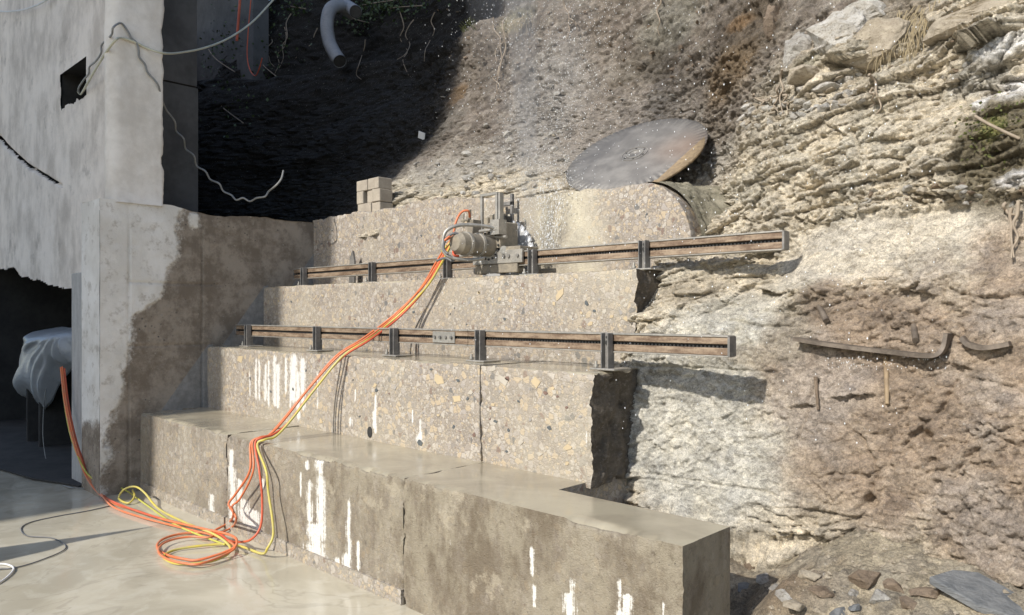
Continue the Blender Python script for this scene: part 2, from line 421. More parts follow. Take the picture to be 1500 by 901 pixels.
n = NT('side_wall')            # old wall: pale render at one end, bare concrete where it was sawn
pale = n.mix(n.step(n.noise(3, 6, .6), .35, .7), (.66, .625, .565, 1), (.80, .77, .72, 1))
pale = n.mix(n.math('MULTIPLY', n.step(n.noise(9, 7, .7), .52, .68), .6), pale, (.36, .31, .25, 1))
bare = n.mix(n.step(n.noise(5, 7, .7), .38, .62), (.18, .145, .11, 1), (.32, .27, .215, 1))
vv = n.vor(36, 'F1'); sp = n.n('SeparateColor'); n.put(sp.inputs[0], vv.outputs['Color'])
bare = n.mix(n.math('MULTIPLY', n.math('GREATER_THAN', sp.outputs[0], .62), n.step(vv.outputs[0], .4, .3)), bare, n.ramp(sp.outputs[1], [(0, (.30, .27, .23, 1)), (.6, (.22, .18, .13, 1)), (1, (.09, .085, .08, 1))]))
fresh = n.mix(n.step(n.noise(14, 6, .7), .35, .7), (.20, .19, .175, 1), (.29, .275, .255, 1))
pm = n.step(n.math('ADD', n.attr('pale'), n.math('MULTIPLY', n.math('SUBTRACT', n.noise(40, 6, .65), .5), .5)), .30, .66)
fm = n.step(n.math('ADD', n.attr('fresh'), n.math('MULTIPLY', n.math('SUBTRACT', n.noise(9, 5, .6), .5), .25)), .45, .55)
c_ = n.mix(fm, n.mix(pm, bare, pale), fresh)
M['side_wall'] = n.done(c_, .88, n.bump(n.math('ADD', n.noise(60, 5, .7), n.noise(14, 4, .6)), .4, .008), 0, .35)

stone_mat('broken_concrete_shade', (.155, .13, .10, 1), (.10, .082, .06, 1), (.21, .18, .145, 1))  # broken end faces, with their shade put into the darker colour
# ------------------------------------------------------------------ dimensions of the place (metres)
WX = -7.10                                  # plane of the side wall on the left
Y1, Y2, Y3, Y4 = 2.54, 3.15, 3.73, 4.30     # fronts of the four steps
Z1, Z2, Z3, Z4 = 0.70, 1.285, 1.865, 2.60   # tops of the four steps
E1, E2, E3 = -1.54, -2.487, -2.575          # right-hand ends

# ------------------------------------------------------------------ ground
n_ = 220
gx = np.concatenate([[-400, -120, -40, -18], np.linspace(-12, 2.5, n_), [8, 30, 120, 400]])
gy = np.concatenate([[-400, -120, -40, -12], np.linspace(-2, 6, 130), [12, 40, 120, 400]])
X, Y = np.meshgrid(gx, gy, indexing='ij')
Zg = .006*fbm(X*.8, Y*.8, 0*X, 3, 3)+.002*fbm(X*5, Y*5, 0*X, 5, 2)
ground = link('ground', mesh_np('ground', np.stack([X, Y, Zg], -1).reshape(-1, 3), grid_faces(*X.shape), smooth=True), 'slurry')
tag(ground, 'pale wet slurry covering the floor in front of the steps', kind='structure')

# ------------------------------------------------------------------ rock face behind and beside the steps
anchors = [  # photograph pixel and distance back from the camera line: measured points of the cliff
 (915, 745, 3.50), (1060, 765, 3.55), (1180, 765, 3.58), (935, 545, 3.68), (1060, 560, 3.76), (1130, 555, 3.79), (1180, 650, 3.63), (960, 640, 3.58), (1060, 660, 3.62),
 (1000, 480, 3.76), (1100, 480, 3.78), (960, 430, 3.86), (1000, 412, 3.90), (1150, 420, 3.90), (1190, 500, 3.80), (1165, 382, 4.30), (1080, 390, 4.28), (1000, 385, 4.2), (1160, 345, 4.30), (1060, 360, 4.32),
 (1250, 380, 3.98), (1400, 370, 3.93), (1490, 370, 3.88), (1250, 310, 4.06), (1400, 305, 4.0), (1490, 305, 3.95),
 (1200, 260, 4.26), (1200, 200, 4.45), (1200, 140, 4.66), (1330, 250, 4.2), (1330, 160, 4.45), (1400, 250, 4.14), (1400, 150, 4.36), (1400, 95, 4.55), (1480, 200, 4.15), (1480, 110, 4.35),
 (1250, 60, 4.80), (1440, 45, 4.45), (1300, 0, 5.0), (1450, 0, 4.8), (1180, 40, 5.0), (1150, -80, 5.4), (1450, -80, 5.1),
 (1080, 335, 4.30), (1075, 290, 4.55), (1060, 240, 5.0), (1110, 250, 4.5), (1100, 170, 4.9), (1130, 320, 4.16),
 (900, 150, 5.75), (900, 50, 5.9), (800, 100, 5.75), (800, 200, 5.35), (1000, 130, 5.6), (1000, 20, 5.75), (1100, 60, 5.2), (980, 240, 5.25), (1000, 190, 5.45), (900, 262, 5.05), (840, 262, 4.95), (880, 210, 5.45), (900, -80, 5.9), (1050, -80, 5.6),
 (590, 282, 4.80), (620, 250, 5.1), (700, 275, 4.80), (700, 215, 5.35), (790, 262, 4.82), (640, 200, 5.6), (700, 120, 5.95), (700, 20, 6.15), (600, 110, 6.15), (600, 20, 6.3), (700, -80, 6.3),
 (500, 290, 5.0), (450, 290, 5.0), (450, 150, 5.55), (450, 50, 5.8), (330, 280, 4.6), (300, 150, 4.75), (300, 30, 5.0), (450, -60, 6.0), (250, 250, 4.2), (550, 30, 6.15), (540, 200, 5.55),
 (1250, 500, 3.78), (1250, 600, 3.66), (1250, 700, 3.58), (1400, 600, 3.62), (1400, 480, 3.76), (1490, 450, 3.74), (1490, 700, 3.45), (1400, 760, 3.5), (1250, 780, 3.55), (1490, 850, 3.38), (1300, 880, 3.5), (1100, 880, 3.52), (950, 880, 3.45),
]
A = np.array([(p.x, p.z, y_) for px, py, y_ in anchors for p in [at(px, py, y=y_)]])
A = np.vstack([A, [(1.2, 1., 3.3), (1.2, 2., 3.6), (1.2, 3., 4.2), (1.2, .2, 3.2), (1.2, 4.4, 4.9), (-4.5, 6.2, 6.4), (-8, 6.4, 6.4), (-12, 5, 4.8), (-12, 2.6, 4.2), (-12, 6.4, 5.2), (-2, 6, 6.0), (0, 5.5, 5.7), (-2.5, 0, 3.42), (0, 0, 3.3)]])
def tps(r): return r*r*np.log(r+1e-9)
D = np.hypot(A[:, None, 0]-A[None, :, 0], A[:, None, 1]-A[None, :, 1])
na = len(A); K = np.zeros((na+3, na+3)); K[:na, :na] = tps(D)+np.eye(na)*.03
Pm = np.c_[np.ones(na), A[:, :2]]; K[:na, na:] = Pm; K[na:, :na] = Pm.T
Wt = np.linalg.solve(K, np.r_[A[:, 2], 0, 0, 0])
def baseY(x, z):
    o = Wt[na]+Wt[na+1]*x+Wt[na+2]*z
    for i in range(na): o = o+Wt[i]*tps(np.hypot(x-A[i, 0], z-A[i, 1]))
    return o
WARP = {}
def spot(px, py, y_, rx, rz, X, Z, soft=.35, seed=1, warp=.35):
    """Soft patch on the rock: centre from a measured point, radii in metres, ragged outline."""
    p = at(px, py, y=y_)
    key = (X.shape, seed % 4)
    if key not in WARP: WARP[key] = (fbm(X*3.1, Z*3.1, 0*X, seed % 4, 4), fbm(X*3.1, Z*3.1, 0*X+7, seed % 4, 4))
    wx, wz = WARP[key]
    d = np.hypot((X-p.x)/rx+wx*warp, (Z-p.z)/rz+wz*warp)
    return 1-sst(1-soft, 1+soft, d)

xs = np.concatenate([np.arange(-13, -7.6, .05), np.arange(-7.6, -3.2, .0165), np.arange(-3.2, .35, .0068), np.arange(.35, 1.3, .04)])
zs = np.concatenate([np.arange(0, .5, .03), np.arange(.5, 3.6, .0070), np.arange(3.6, 4.6, .014), np.arange(4.6, 6.6, .028)])
X, Z = np.meshgrid(xs, zs, indexing='ij')
B0 = baseY(X, Z)
O = 0*X
# masks of the different kinds of ground on the face, by place
cut = spot(1050, 600, 3.65, .62, .60, X, Z, .22, 3, .18)                # hewn, almost flat wall
band = sst(1.72, 1.8, Z+.03*fbm(X*4, Z*4, O, 8))*(1-sst(2.08, 2.14, Z-.02*X+.04*fbm(X*3, Z*3, O, 9)))*sst(-2.0, -1.75, X)
dirt = np.maximum(sst(4.75, 5.1, B0+.15*fbm(X*2, Z*2, O, 11)), 1-sst(-7.0, -6.4, X))
scree = dirt*(1-sst(.0, .45, (Z-2.9)-.16*(X+5.2)*-1*.3+.25*fbm(X*1.5, Z*1.5, O, 12)))
wetb = np.maximum(spot(1290, 600, 3.65, .55, .62, X, Z, .3, 21), spot(1470, 600, 3.6, .3, .75, X, Z, .3, 22))
# relief
tilt = Z*.93-X*.16
strata = fbm(X*1.6, tilt*9, O, 31, 5, .55)
f1, f2, cid = cell(X*2.6+.3*fbm(X*3, Z*3, O, 33), tilt*5.2+.3*fbm(X*3, Z*3, O, 34), 35)
g1, g2, gid = cell(X*8+.3*fbm(X*8, Z*8, O, 36), tilt*16+.3*fbm(X*8, Z*8, O, 37), 38)
h1, h2, hid = cell(X*19, tilt*30, 39)
crack = 1-sst(0, .06, f2-f1); crack2 = 1-sst(0, .08, g2-g1)
lump = fbm(X*2.2, Z*2.6, O, 41, 5, .5)
fine = fbm(X*16, Z*20, O, 43, 4, .6)
gran = fbm(X*46, Z*50, O, 44, 3, .65)
rockm = (1-cut)*(1-band)*(1-dirt)*(1-.5*wetb)
amp_big = .075*rockm*(1-.55*wetb)+.02*cut*0+.012*band+.10*dirt*(1-scree)+.03*scree
Yr = B0-lump*amp_big
Yr -= (cid-.5)*(.055*rockm*(1-.4*wetb)+.015*dirt)-crack*.03*rockm
Yr -= (gid-.5)*(.032*rockm+.018*dirt+.006*cut)-crack2*.010*(rockm+.6*dirt)
Yr -= (hid-.5)*(.012*rockm+.014*dirt+.004*cut+.003*band)
Yr -= strata*.045*rockm
rid = 1-2*np.abs(fbm(X*7, tilt*13, O, 45, 4, .55)); rid2 = 1-2*np.abs(fbm(X*21, tilt*34, O, 46, 3, .6))
wr = 1-.35*wetb
wpx = X+.06*fbm(X*5, Z*5, O, 47, 3); wpz = tilt+.06*fbm(X*5, Z*5, O, 48, 3)
fa = facet(wpx*5.5, wpz*8.5, 61); fb = facet(wpx*15, wpz*24, 62); fc = facet(wpx*36, wpz*46, 63)
patch = np.clip(.35+1.3*sst(-.25, .35, fbm(X*1.4, Z*1.9, O, 64, 3)), .35, 1.6)
Yr -= patch*(fa*(.034*rockm*wr+.03*dirt*(1-scree))+fb*(.020*rockm+.024*dirt+.010*cut+.004*band+.004*wetb)+fc*(.013*rockm+.015*dirt+.009*cut+.0055*band+.005*wetb))
s1, s2, sid = cell(X*1.5+.25*fbm(X*2, Z*2, O, 65, 3), tilt*13+.55*fbm(X*1.5, Z*3, O, 66, 4), 67)
Yr -= rockm*(1-wetb)*((sid-.5)*.085-.03*(1-sst(0, .10, s2-s1)))
Yr -= fine*(.015*rockm+.034*dirt+.011*cut+.006*band)+gran*(.012*rockm+.019*dirt+.010*cut+.0065*band+.005*wetb)
Yr -= (rid*.022+rid2*.011)*(rockm*wr+.9*dirt*(1-.4*scree)+.30*cut+.14*band)
# the terrain ends in a grassy shelf at the top left, with more bank behind it
shelf = sst(5.0, 5.12, Z-.12*fbm(X*1.2, O, O, 51))*(1-sst(-5.6, -4.9, X))
Yr += shelf*.6
# horizontal saw line on the hewn wall, continuing the joints of the steps
for zz in (Z1+.005, Z2+.01):
    Yr += .018*np.exp(-((Z-zz-.004*fbm(X*6, O, O, 52))/.006)**2)*sst(-2.6, -2.5, X)*(1-sst(-1.75, -1.6, X))
# undercut ledges: recess below, bed proud above
def ledge(px0, py0, px1, py1, y_, up, down, h):
    a = at(px0, py0, y=y_); b = at(px1, py1, y=y_)
    zl = a.z+(X-a.x)/(b.x-a.x)*(b.z-a.z)+.03*fbm(X*5, O, O, 55+px0)
    m_ = sst(a.x-.02, a.x+.10, X)*(1-sst(b.x-.10, b.x+.02, X))
    dz = Z-zl
    return m_*(-up*np.exp(-np.clip(dz, 0, 9)/h)*(dz > 0)+down*np.exp(-np.clip(-dz, 0, 9)/h)*(dz <= 0))
for args in ((1200, 92, 1292, 84, 4.7, .10, .16, .10), (1385, 68, 1500, 40, 4.45, .16, .16, .10), (1150, 118, 1205, 108, 4.75, .05, .08, .05), (1085, 428, 1165, 424, 3.9, .03, .09, .035),
             (1330, 287, 1425, 290, 4.05, .06, .10, .05), (1200, 238, 1232, 240, 4.3, .03, .08, .05), (1110, 268, 1150, 262, 4.4, .03, .07, .05), (1300, 420, 1380, 430, 3.85, .03, .04, .05),
             (1150, 600, 1200, 590, 3.68, .02, .05, .05), (1210, 585, 1290, 580, 3.7, .03, .04, .05), (1420, 120, 1500, 128, 4.3, .05, .08, .06), (1270, 150, 1320, 148, 4.5, .03, .05, .04),
             (970, 435, 1030, 428, 3.85, .02, .04, .04), (1380, 530, 1440, 545, 3.7, .02, .05, .06), (1430, 225, 1500, 215, 4.15, .05, .08, .06)):
    Yr += ledge(*args)
Yr += .05*spot(1207, 240, 4.3, .05, .035, X, Z, .4, 61)+.06*spot(820, 45, 5.8, .10, .12, X, Z, .4, 62)
jx = X+.02*fbm(X*11, Z*11, O, 91, 4); jz = Z+.02*fbm(X*11, Z*11, O, 92, 4)
def crackline(pts, y_, wdt, dep):
    P = [at(px, py, y=y_) for px, py in pts]; out = 0*X
    for p, q in zip(P, P[1:]):
        ux, uz = q.x-p.x, q.z-p.z; t = np.clip(((jx-p.x)*ux+(jz-p.z)*uz)/(ux*ux+uz*uz), 0, 1)
        out = np.maximum(out, np.exp(-((np.hypot(jx-p.x-t*ux, jz-p.z-t*uz))/wdt)**2))
    return dep*out
for pts, y_, wd_, dp_ in ((((1335, 310), (1328, 345), (1332, 385), (1345, 410)), 3.97, .006, .02), (((1155, 478), (1110, 480), (1060, 470)), 3.78, .007, .025), (((1190, 560), (1180, 600), (1172, 640)), 3.68, .008, .03), (((1300, 470), (1320, 450), (1340, 462)), 3.8, .007, .025),
        (((1255, 640), (1290, 690), (1275, 735), (1260, 745)), 3.6, .009, .03), (((1200, 700), (1250, 690), (1300, 700)), 3.6, .006, .02), (((1330, 650), (1380, 600), (1400, 560)), 3.64, .008, .03), (((1400, 690), (1440, 640), (1480, 650)), 3.5, .008, .03), (((1235, 185), (1262, 235), (1270, 260)), 4.35, .010, .05), (((1185, 230), (1230, 212)), 4.35, .008, .04), (((1380, 420), (1440, 440), (1500, 430)), 3.8, .008, .03)):
    Yr += crackline(pts, y_, wd_, dp_)
for px, py, r_ in ((966, 594, .012), (1240, 242, .03), (1117, 165, .03), (1470, 250, .05), (1355, 640, .03), (1275, 735, .03)):
    p = at(px, py, y=float(baseY(np.array([at(px, py, y=4).x]), np.array([at(px, py, y=4).z]))[0]))
    Yr += .07*np.exp(-(((X-p.x)**2+(Z-p.z)**2)/r_**2)**2)
# colour of each kind of ground; the dark bank carries painted shade
def c3(*c): return np.array(c)[None, None, :]
def lay(T, m_, c): return T*(1-m_[..., None])+c3(*c)*m_[..., None]
nz = fbm(X*1.3, Z*1.7, O, 71, 5, .6); nz2 = fbm(X*4, Z*5, O, 72, 5, .6); nz3 = fbm(X*9, Z*9, O, 73, 4, .6)
T = np.zeros(X.shape+(3,))+c3(.46, .395, .29)
T = lay(T, sst(-.1, .4, nz2), (.42, .375, .29)); T = lay(T, sst(.1, .5, nz)*.8, (.36, .315, .24))
T = lay(T, np.clip((gid-.55)*1.3, 0, .5)*rockm, (.34, .30, .235))
T = lay(T, band*.9, (.46, .405, .315)); T = lay(T, band*sst(.05, .35, nz2)*.6, (.40, .36, .295))
T = lay(T, cut, (.40, .375, .315)); T = lay(T, cut*sst(.0, .4, nz2)*.6, (.44, .40, .31)); T = lay(T, cut*sst(.1, .4, nz3)*.5, (.31, .30, .27))
T = lay(T, wetb*.92, (.275, .20, .135)); T = lay(T, wetb*sst(.0, .35, nz2)*.7, (.35, .27, .19)); T = lay(T, wetb*sst(.15, .45, nz3)*.6, (.15, .11, .08)); T = lay(T, wetb*sst(.1, .4, nz)*.4, (.30, .275, .25))
for px, py, y_, rx, rz, c, k in ((1210, 440, 3.85, .12, .12, (.22, .165, .115), .8), (1150, 490, 3.78, .14, .14, (.26, .225, .17), .6), (1330, 480, 3.78, .16, .12, (.25, .19, .135), .7), (1000, 425, 3.88, .2, .08, (.27, .225, .16), .7), (1100, 520, 3.74, .2, .06, (.30, .25, .185), .6),
        (1475, 220, 4.15, .20, .30, (.105, .085, .045), .9), (1455, 190, 4.2, .06, .08, (.16, .15, .045), .9), (1440, 110, 4.4, .16, .10, (.28, .26, .22), .8), (1490, 130, 4.3, .10, .06, (.60, .58, .56), .7), (1475, 70, 4.45, .12, .06, (.60, .59, .57), .8), (1440, 150, 4.3, .04, .05, (.58, .56, .53), .8),
        (1500, 265, 4.1, .10, .04, (.55, .53, .51), .7), (1250, 15, 4.9, .10, .08, (.62, .61, .59), .8), (1200, 60, 4.8, .07, .10, (.52, .50, .47), .8), (1280, 60, 4.8, .14, .12, (.29, .26, .20), .8), (1180, 90, 4.8, .12, .08, (.22, .20, .13), .7), (1330, 20, 4.9, .09, .2, (.26, .21, .13), .7)):
    T = lay(T, spot(px, py, y_, rx, rz, X, Z, .35, 80+px % 13)*k, c)
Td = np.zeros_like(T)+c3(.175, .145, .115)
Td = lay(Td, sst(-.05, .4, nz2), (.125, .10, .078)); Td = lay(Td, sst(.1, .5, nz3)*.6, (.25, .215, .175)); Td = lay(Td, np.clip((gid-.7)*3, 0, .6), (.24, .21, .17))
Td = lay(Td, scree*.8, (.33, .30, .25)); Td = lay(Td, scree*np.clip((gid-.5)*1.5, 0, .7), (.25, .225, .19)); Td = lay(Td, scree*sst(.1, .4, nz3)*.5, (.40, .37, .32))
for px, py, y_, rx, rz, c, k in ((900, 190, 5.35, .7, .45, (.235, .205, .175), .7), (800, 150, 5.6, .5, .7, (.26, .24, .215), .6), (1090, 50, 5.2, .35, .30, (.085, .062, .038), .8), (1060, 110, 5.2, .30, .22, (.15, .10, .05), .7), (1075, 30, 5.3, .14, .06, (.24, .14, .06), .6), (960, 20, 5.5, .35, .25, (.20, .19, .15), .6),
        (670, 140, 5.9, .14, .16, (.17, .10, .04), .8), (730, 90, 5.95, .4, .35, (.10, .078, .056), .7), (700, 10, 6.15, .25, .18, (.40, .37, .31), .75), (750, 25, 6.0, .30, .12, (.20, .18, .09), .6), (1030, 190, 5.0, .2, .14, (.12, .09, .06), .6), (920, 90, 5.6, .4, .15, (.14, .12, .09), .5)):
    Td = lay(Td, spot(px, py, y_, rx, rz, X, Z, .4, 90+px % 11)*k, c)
dark = (1-sst(-7.1, -6.3, X+.5*fbm(X*1.1, Z*1.1, O, 75)))*dirt  # deep shade of the left bank, painted into its earth colour
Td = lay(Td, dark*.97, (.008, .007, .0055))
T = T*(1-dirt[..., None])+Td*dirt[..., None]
T = T*(1+.38*(1-dirt)*(1-.35*wetb)+.34*dirt)[..., None]
T = T*.90+T.mean(-1, keepdims=True)*.10
wet = np.clip(wetb*.9+cut*.35+dirt*.25, 0, 1)
Frk = grid_faces(*X.shape)
keep = ~((X.ravel()[Frk].max(1) < -2.75) & (Z.ravel()[Frk].max(1) < 2.35))
Frk = Frk[keep]
used = np.zeros(X.size, bool); used[Frk.ravel()] = True; remap = np.cumsum(used)-1
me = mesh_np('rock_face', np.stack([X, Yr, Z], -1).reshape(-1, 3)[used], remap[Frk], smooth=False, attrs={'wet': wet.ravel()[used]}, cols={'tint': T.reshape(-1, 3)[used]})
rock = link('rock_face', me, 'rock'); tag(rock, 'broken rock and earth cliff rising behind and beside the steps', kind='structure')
def rockY(x, z):
    i = min(max(np.searchsorted(xs, x), 0), len(xs)-1); j = min(max(np.searchsorted(zs, z), 0), len(zs)-1)
    return float(Yr[i, j])
def on_rock(px, py):
    y = 4.5
    for _ in range(14):
        p = at(px, py, y=y); y = .5*y+.5*rockY(p.x, p.z)
    return at(px, py, y=y)

# ------------------------------------------------------------------ stones
def hull_stone(name, sx, sy, sz, k, npts=16, blocky=0.):
    rr = random.Random(k); bm = bmesh.new()
    for i in range(npts):
        v = Vector((rr.gauss(0, 1), rr.gauss(0, 1), rr.gauss(0, 1))).normalized()
        if blocky:
            m_ = max(abs(c) for c in v); v = v.lerp(v/m_, blocky)
        v *= rr.uniform(.82, 1.05)
        bm.verts.new((v.x*sx, v.y*sy, v.z*sz))
    bmesh.ops.convex_hull(bm, input=bm.verts)
    bmesh.ops.delete(bm, geom=[v for v in bm.verts if not v.link_faces], context='VERTS')
    me = bpy.data.meshes.new(name); bm.to_mesh(me); bm.free(); return me
SM = {}
def stone_variants(mat, kinds):
    if mat not in SM:
        SM[mat] = [hull_stone('stone', 1, k[0], k[1], i*31+len(mat), 18, k[2]) for i, k in enumerate(kinds)]
        for m_ in SM[mat]: m_.materials.append(M[mat])
    return SM[mat]
KINDS = [(.8, .45, .3), (.7, .6, .5), (.9, .3, .2), (.6, .35, .4), (.85, .7, .1)]
def put_stone(p, s, mat, parent=None, name='stone', flat=False, seed=0):
    rr = random.Random(seed*7+int(p[0]*1e4))
    me = rr.choice(stone_variants(mat, KINDS))
    o = bpy.data.objects.new(name, me); COL.objects.link(o)
    o.location = p; o.scale = (s, s, s)
    o.rotation_euler = (rr.uniform(-.5, .5), rr.uniform(-.5, .5), rr.uniform(0, 6.28)) if not flat else (rr.uniform(-.15, .15)-.0, rr.uniform(-.15, .15), rr.uniform(0, 6.28))
    if parent is not None: o.parent = parent
    return o
# flakes and stones of the scree and of the broken beds (pieces of the rock face)
rr = random.Random(5)
for i in range(150):
    px = rr.uniform(560, 835); py = rr.uniform(185, 285)
    if py < 320-(px-560)*.45-30 or (px < 640 and py < 230): continue
    p = on_rock(px, py); put_stone(p, rr.choice((.02, .025, .03, .035, .05)), rr.choice(('stone_grey', 'stone_grey', 'stone_white', 'stone_beige')), rock, seed=i)
for px, py, s, mat in ((688, 228, .10, 'stone_white'), (743, 197, .06, 'stone_white'), (747, 206, .07, 'stone_white'), (765, 175, .04, 'stone_white'), (712, 185, .05, 'stone_grey'), (660, 262, .06, 'stone_grey'), (683, 262, .07, 'stone_grey'), (610, 240, .05, 'stone_grey'), (640, 240, .05, 'stone_grey'), (815, 145, .05, 'stone_grey')):
    put_stone(on_rock(px, py), s, mat, rock)
for i in range(110):
    px = rr.uniform(1085, 1260); py = 172-(px-1085)*.25+rr.uniform(-22, 22)
    p = on_rock(px, py); put_stone(p, rr.uniform(.016, .05), rr.choice(('stone_grey', 'stone_beige', 'stone_beige', 'stone_white')), rock, seed=i+300)
for i in range(90):
    px = rr.uniform(1260, 1500); py = rr.uniform(60, 150) if i % 2 else rr.uniform(270, 300)
    p = on_rock(px, py); put_stone(p, rr.uniform(.012, .035), rr.choice(('stone_grey', 'stone_beige', 'stone_brown')), rock, seed=i+500)
for i in range(70):
    px = rr.uniform(640, 1090); py = rr.uniform(5, 160)
    p = on_rock(px, py); put_stone(p, rr.uniform(.015, .04), rr.choice(('stone_grey', 'stone_brown', 'stone_brown')), rock, seed=i+700)

# ------------------------------------------------------------------ debris at the foot of the wall
dx = np.arange(-2.62, 1.3, .012); dy = np.arange(1.2, 3.75, .012)
X, Y = np.meshgrid(dx, dy, indexing='ij'); O = 0*X
Zd = .30+.30*sst(2.5, 3.6, Y)-.28*(1-sst(-1.55, -1.0, X+.2*(Y-2.8)))*(1-.2*sst(3.0, 3.5, Y))
Zd *= sst(1.2, 2.2, Y)*(1-(1-sst(-1.62, -1.5, X))*(1-sst(2.6, 2.9, Y)))
Zd -= .06*(1-sst(-1.75, -1.55, X))
Zd += .055*fbm(X*2.5, Y*2.5, O, 5, 4)+.02*fbm(X*9, Y*9, O, 6, 4, .6)
k1, k2, kid = cell(X*11, Y*11, 9); Zd += (kid-.4)*.03*sst(.0, .18, k2-k1)
k1, k2, kid2 = cell(X*28, Y*28, 10); Zd += (kid2-.4)*.012*sst(0, .2, k2-k1)
p = at(1150, 800, z=.62); Zd += .16*np.exp(-(((X-p.x)/.16)**2+((Y-p.y)/.14)**2))
T = np.zeros(X.shape+(3,))+c3(.36, .305, .215)
q = fbm(X*3, Y*3, O, 12, 5); q2 = fbm(X*10, Y*10, O, 13, 4)
T = lay(T, sst(0, .35, q), (.27, .215, .145)); T = lay(T, np.clip((kid-.5)*1.6, 0, .7), (.26, .225, .175)); T = lay(T, sst(.1, .4, q2)*.5, (.42, .37, .28)); T = lay(T, np.exp(-(((X-p.x)/.16)**2+((Y-p.y)/.14)**2))*.8, (.16, .11, .07))
heap = link('debris_heap', mesh_np('debris_heap', np.stack([X, Y, Zd], -1).reshape(-1, 3), grid_faces(*X.shape), attrs={'wet': O+.25}, cols={'tint': T}), 'rock')
tag(heap, 'heap of earth and rubble against the foot of the rock', kind='structure')
def heapZ(x, y):
    i = min(max(int((x-dx[0])/.012), 0), len(dx)-1); j = min(max(int((y-dy[0])/.012), 0), len(dy)-1); return float(Zd[i, j])
def on_heap(px, py):
    z = .5
    for _ in range(16):
        p = at(px, py, z=z); z = .5*z+.5*heapZ(p.x, p.y)
    return at(px, py, z=z)
loose = [(1140, 865, .055, 'stone_grey', 'rounded grey'), (1148, 874, .05, 'stone_grey', 'flat grey'), (1205, 868, .06, 'stone_brown', 'brown'), (1270, 852, .075, 'stone_brown', 'large brown'), (1228, 897, .05, 'slate', 'dark'), (1252, 890, .035, 'slate', 'small dark'), (1090, 818, .06, 'stone_beige', 'beige'), (1100, 832, .045, 'stone_brown', 'brown'), (1165, 888, .05, 'stone_beige', 'beige'), (1255, 872, .045, 'stone_grey', 'grey'), (1288, 878, .05, 'stone_grey', 'grey'), (1075, 790, .08, 'stone_grey', 'pale grey'), (1310, 862, .05, 'stone_brown', 'brown'), (1330, 885, .06, 'stone_brown', 'brown'), (1360, 870, .07, 'stone_brown', 'tilted brown'), (1120, 850, .045, 'stone_grey', 'grey'), (1110, 812, .05, 'stone_brown', 'brown'), (1185, 845, .05, 'stone_beige', 'beige'), (1092, 862, .06, 'slate', 'dark wet')]
near = ('below the end of the lowest step', 'in the middle of the rubble', 'towards the slate slab')
ord_ = ('nearest', 'second nearest', 'third nearest', 'fourth nearest', 'fifth nearest', 'sixth nearest')
cnt = {}
for i, (px, py, s, mat, adj) in enumerate(sorted(loose, key=lambda q: -q[1])):
    nr_ = near[0 if px < 1130 else 1 if px < 1262 else 2]; k_ = (adj, nr_); cnt[k_] = cnt.get(k_, 0)+1
    lab_ = '%s %s loose stone %s' % (ord_[cnt[k_]-1], adj, nr_)
    o = put_stone(on_heap(px, py)+Vector((0, 0, s*.1)), s, mat, None, 'loose_stone', True, i)
    tag(o, lab_, 'stone', 'loose stones in the rubble')
gp = MB()
for i in range(900):
    x = rr.uniform(-1.6, .3); y = rr.uniform(2.5, 3.6); z = heapZ(x, y); s = rr.choice((.006, .008, .01, .014, .02))
    vs = [(x+rr.uniform(.6, 1)*s*cx, y+rr.uniform(.6, 1)*s*cy, z+rr.uniform(.4, .9)*s*cz) for cx, cy, cz in ((1, 0, 0), (0, 1, 0), (-1, 0, 0), (0, -1, 0), (0, 0, 1), (0, 0, -1))]
    gp.add(vs, [(0, 1, 4), (1, 2, 4), (2, 3, 4), (3, 0, 4), (1, 0, 5), (2, 1, 5), (3, 2, 5), (0, 3, 5)])
tag(gp.build('gravel', 'stone_beige'), 'small gravel strewn over the rubble heap', 'gravel', kind='stuff')
p = on_heap(1440, 878)
sl = MB(); out = [(-.165, .06), (-.06, .10), (.03, .095), (.10, .03), (.18, -.06), (.165, -.12), (.06, -.10), (-.05, -.05)]
for k in range(1):
    f_ = 1
    sl.prism([p+Vector((x_*f_*RX*1.05-y_*f_*RY*.85, x_*f_*RY*1.05+y_*f_*RX*.85, -.005+.55*(y_*f_)-.06*x_)) for x_, y_ in out], (0, 0, .03))
sl.build('slate_slab', 'slate', None, 'flat blue-grey slate slab lying on the rubble', 'slab', bevel=.004)

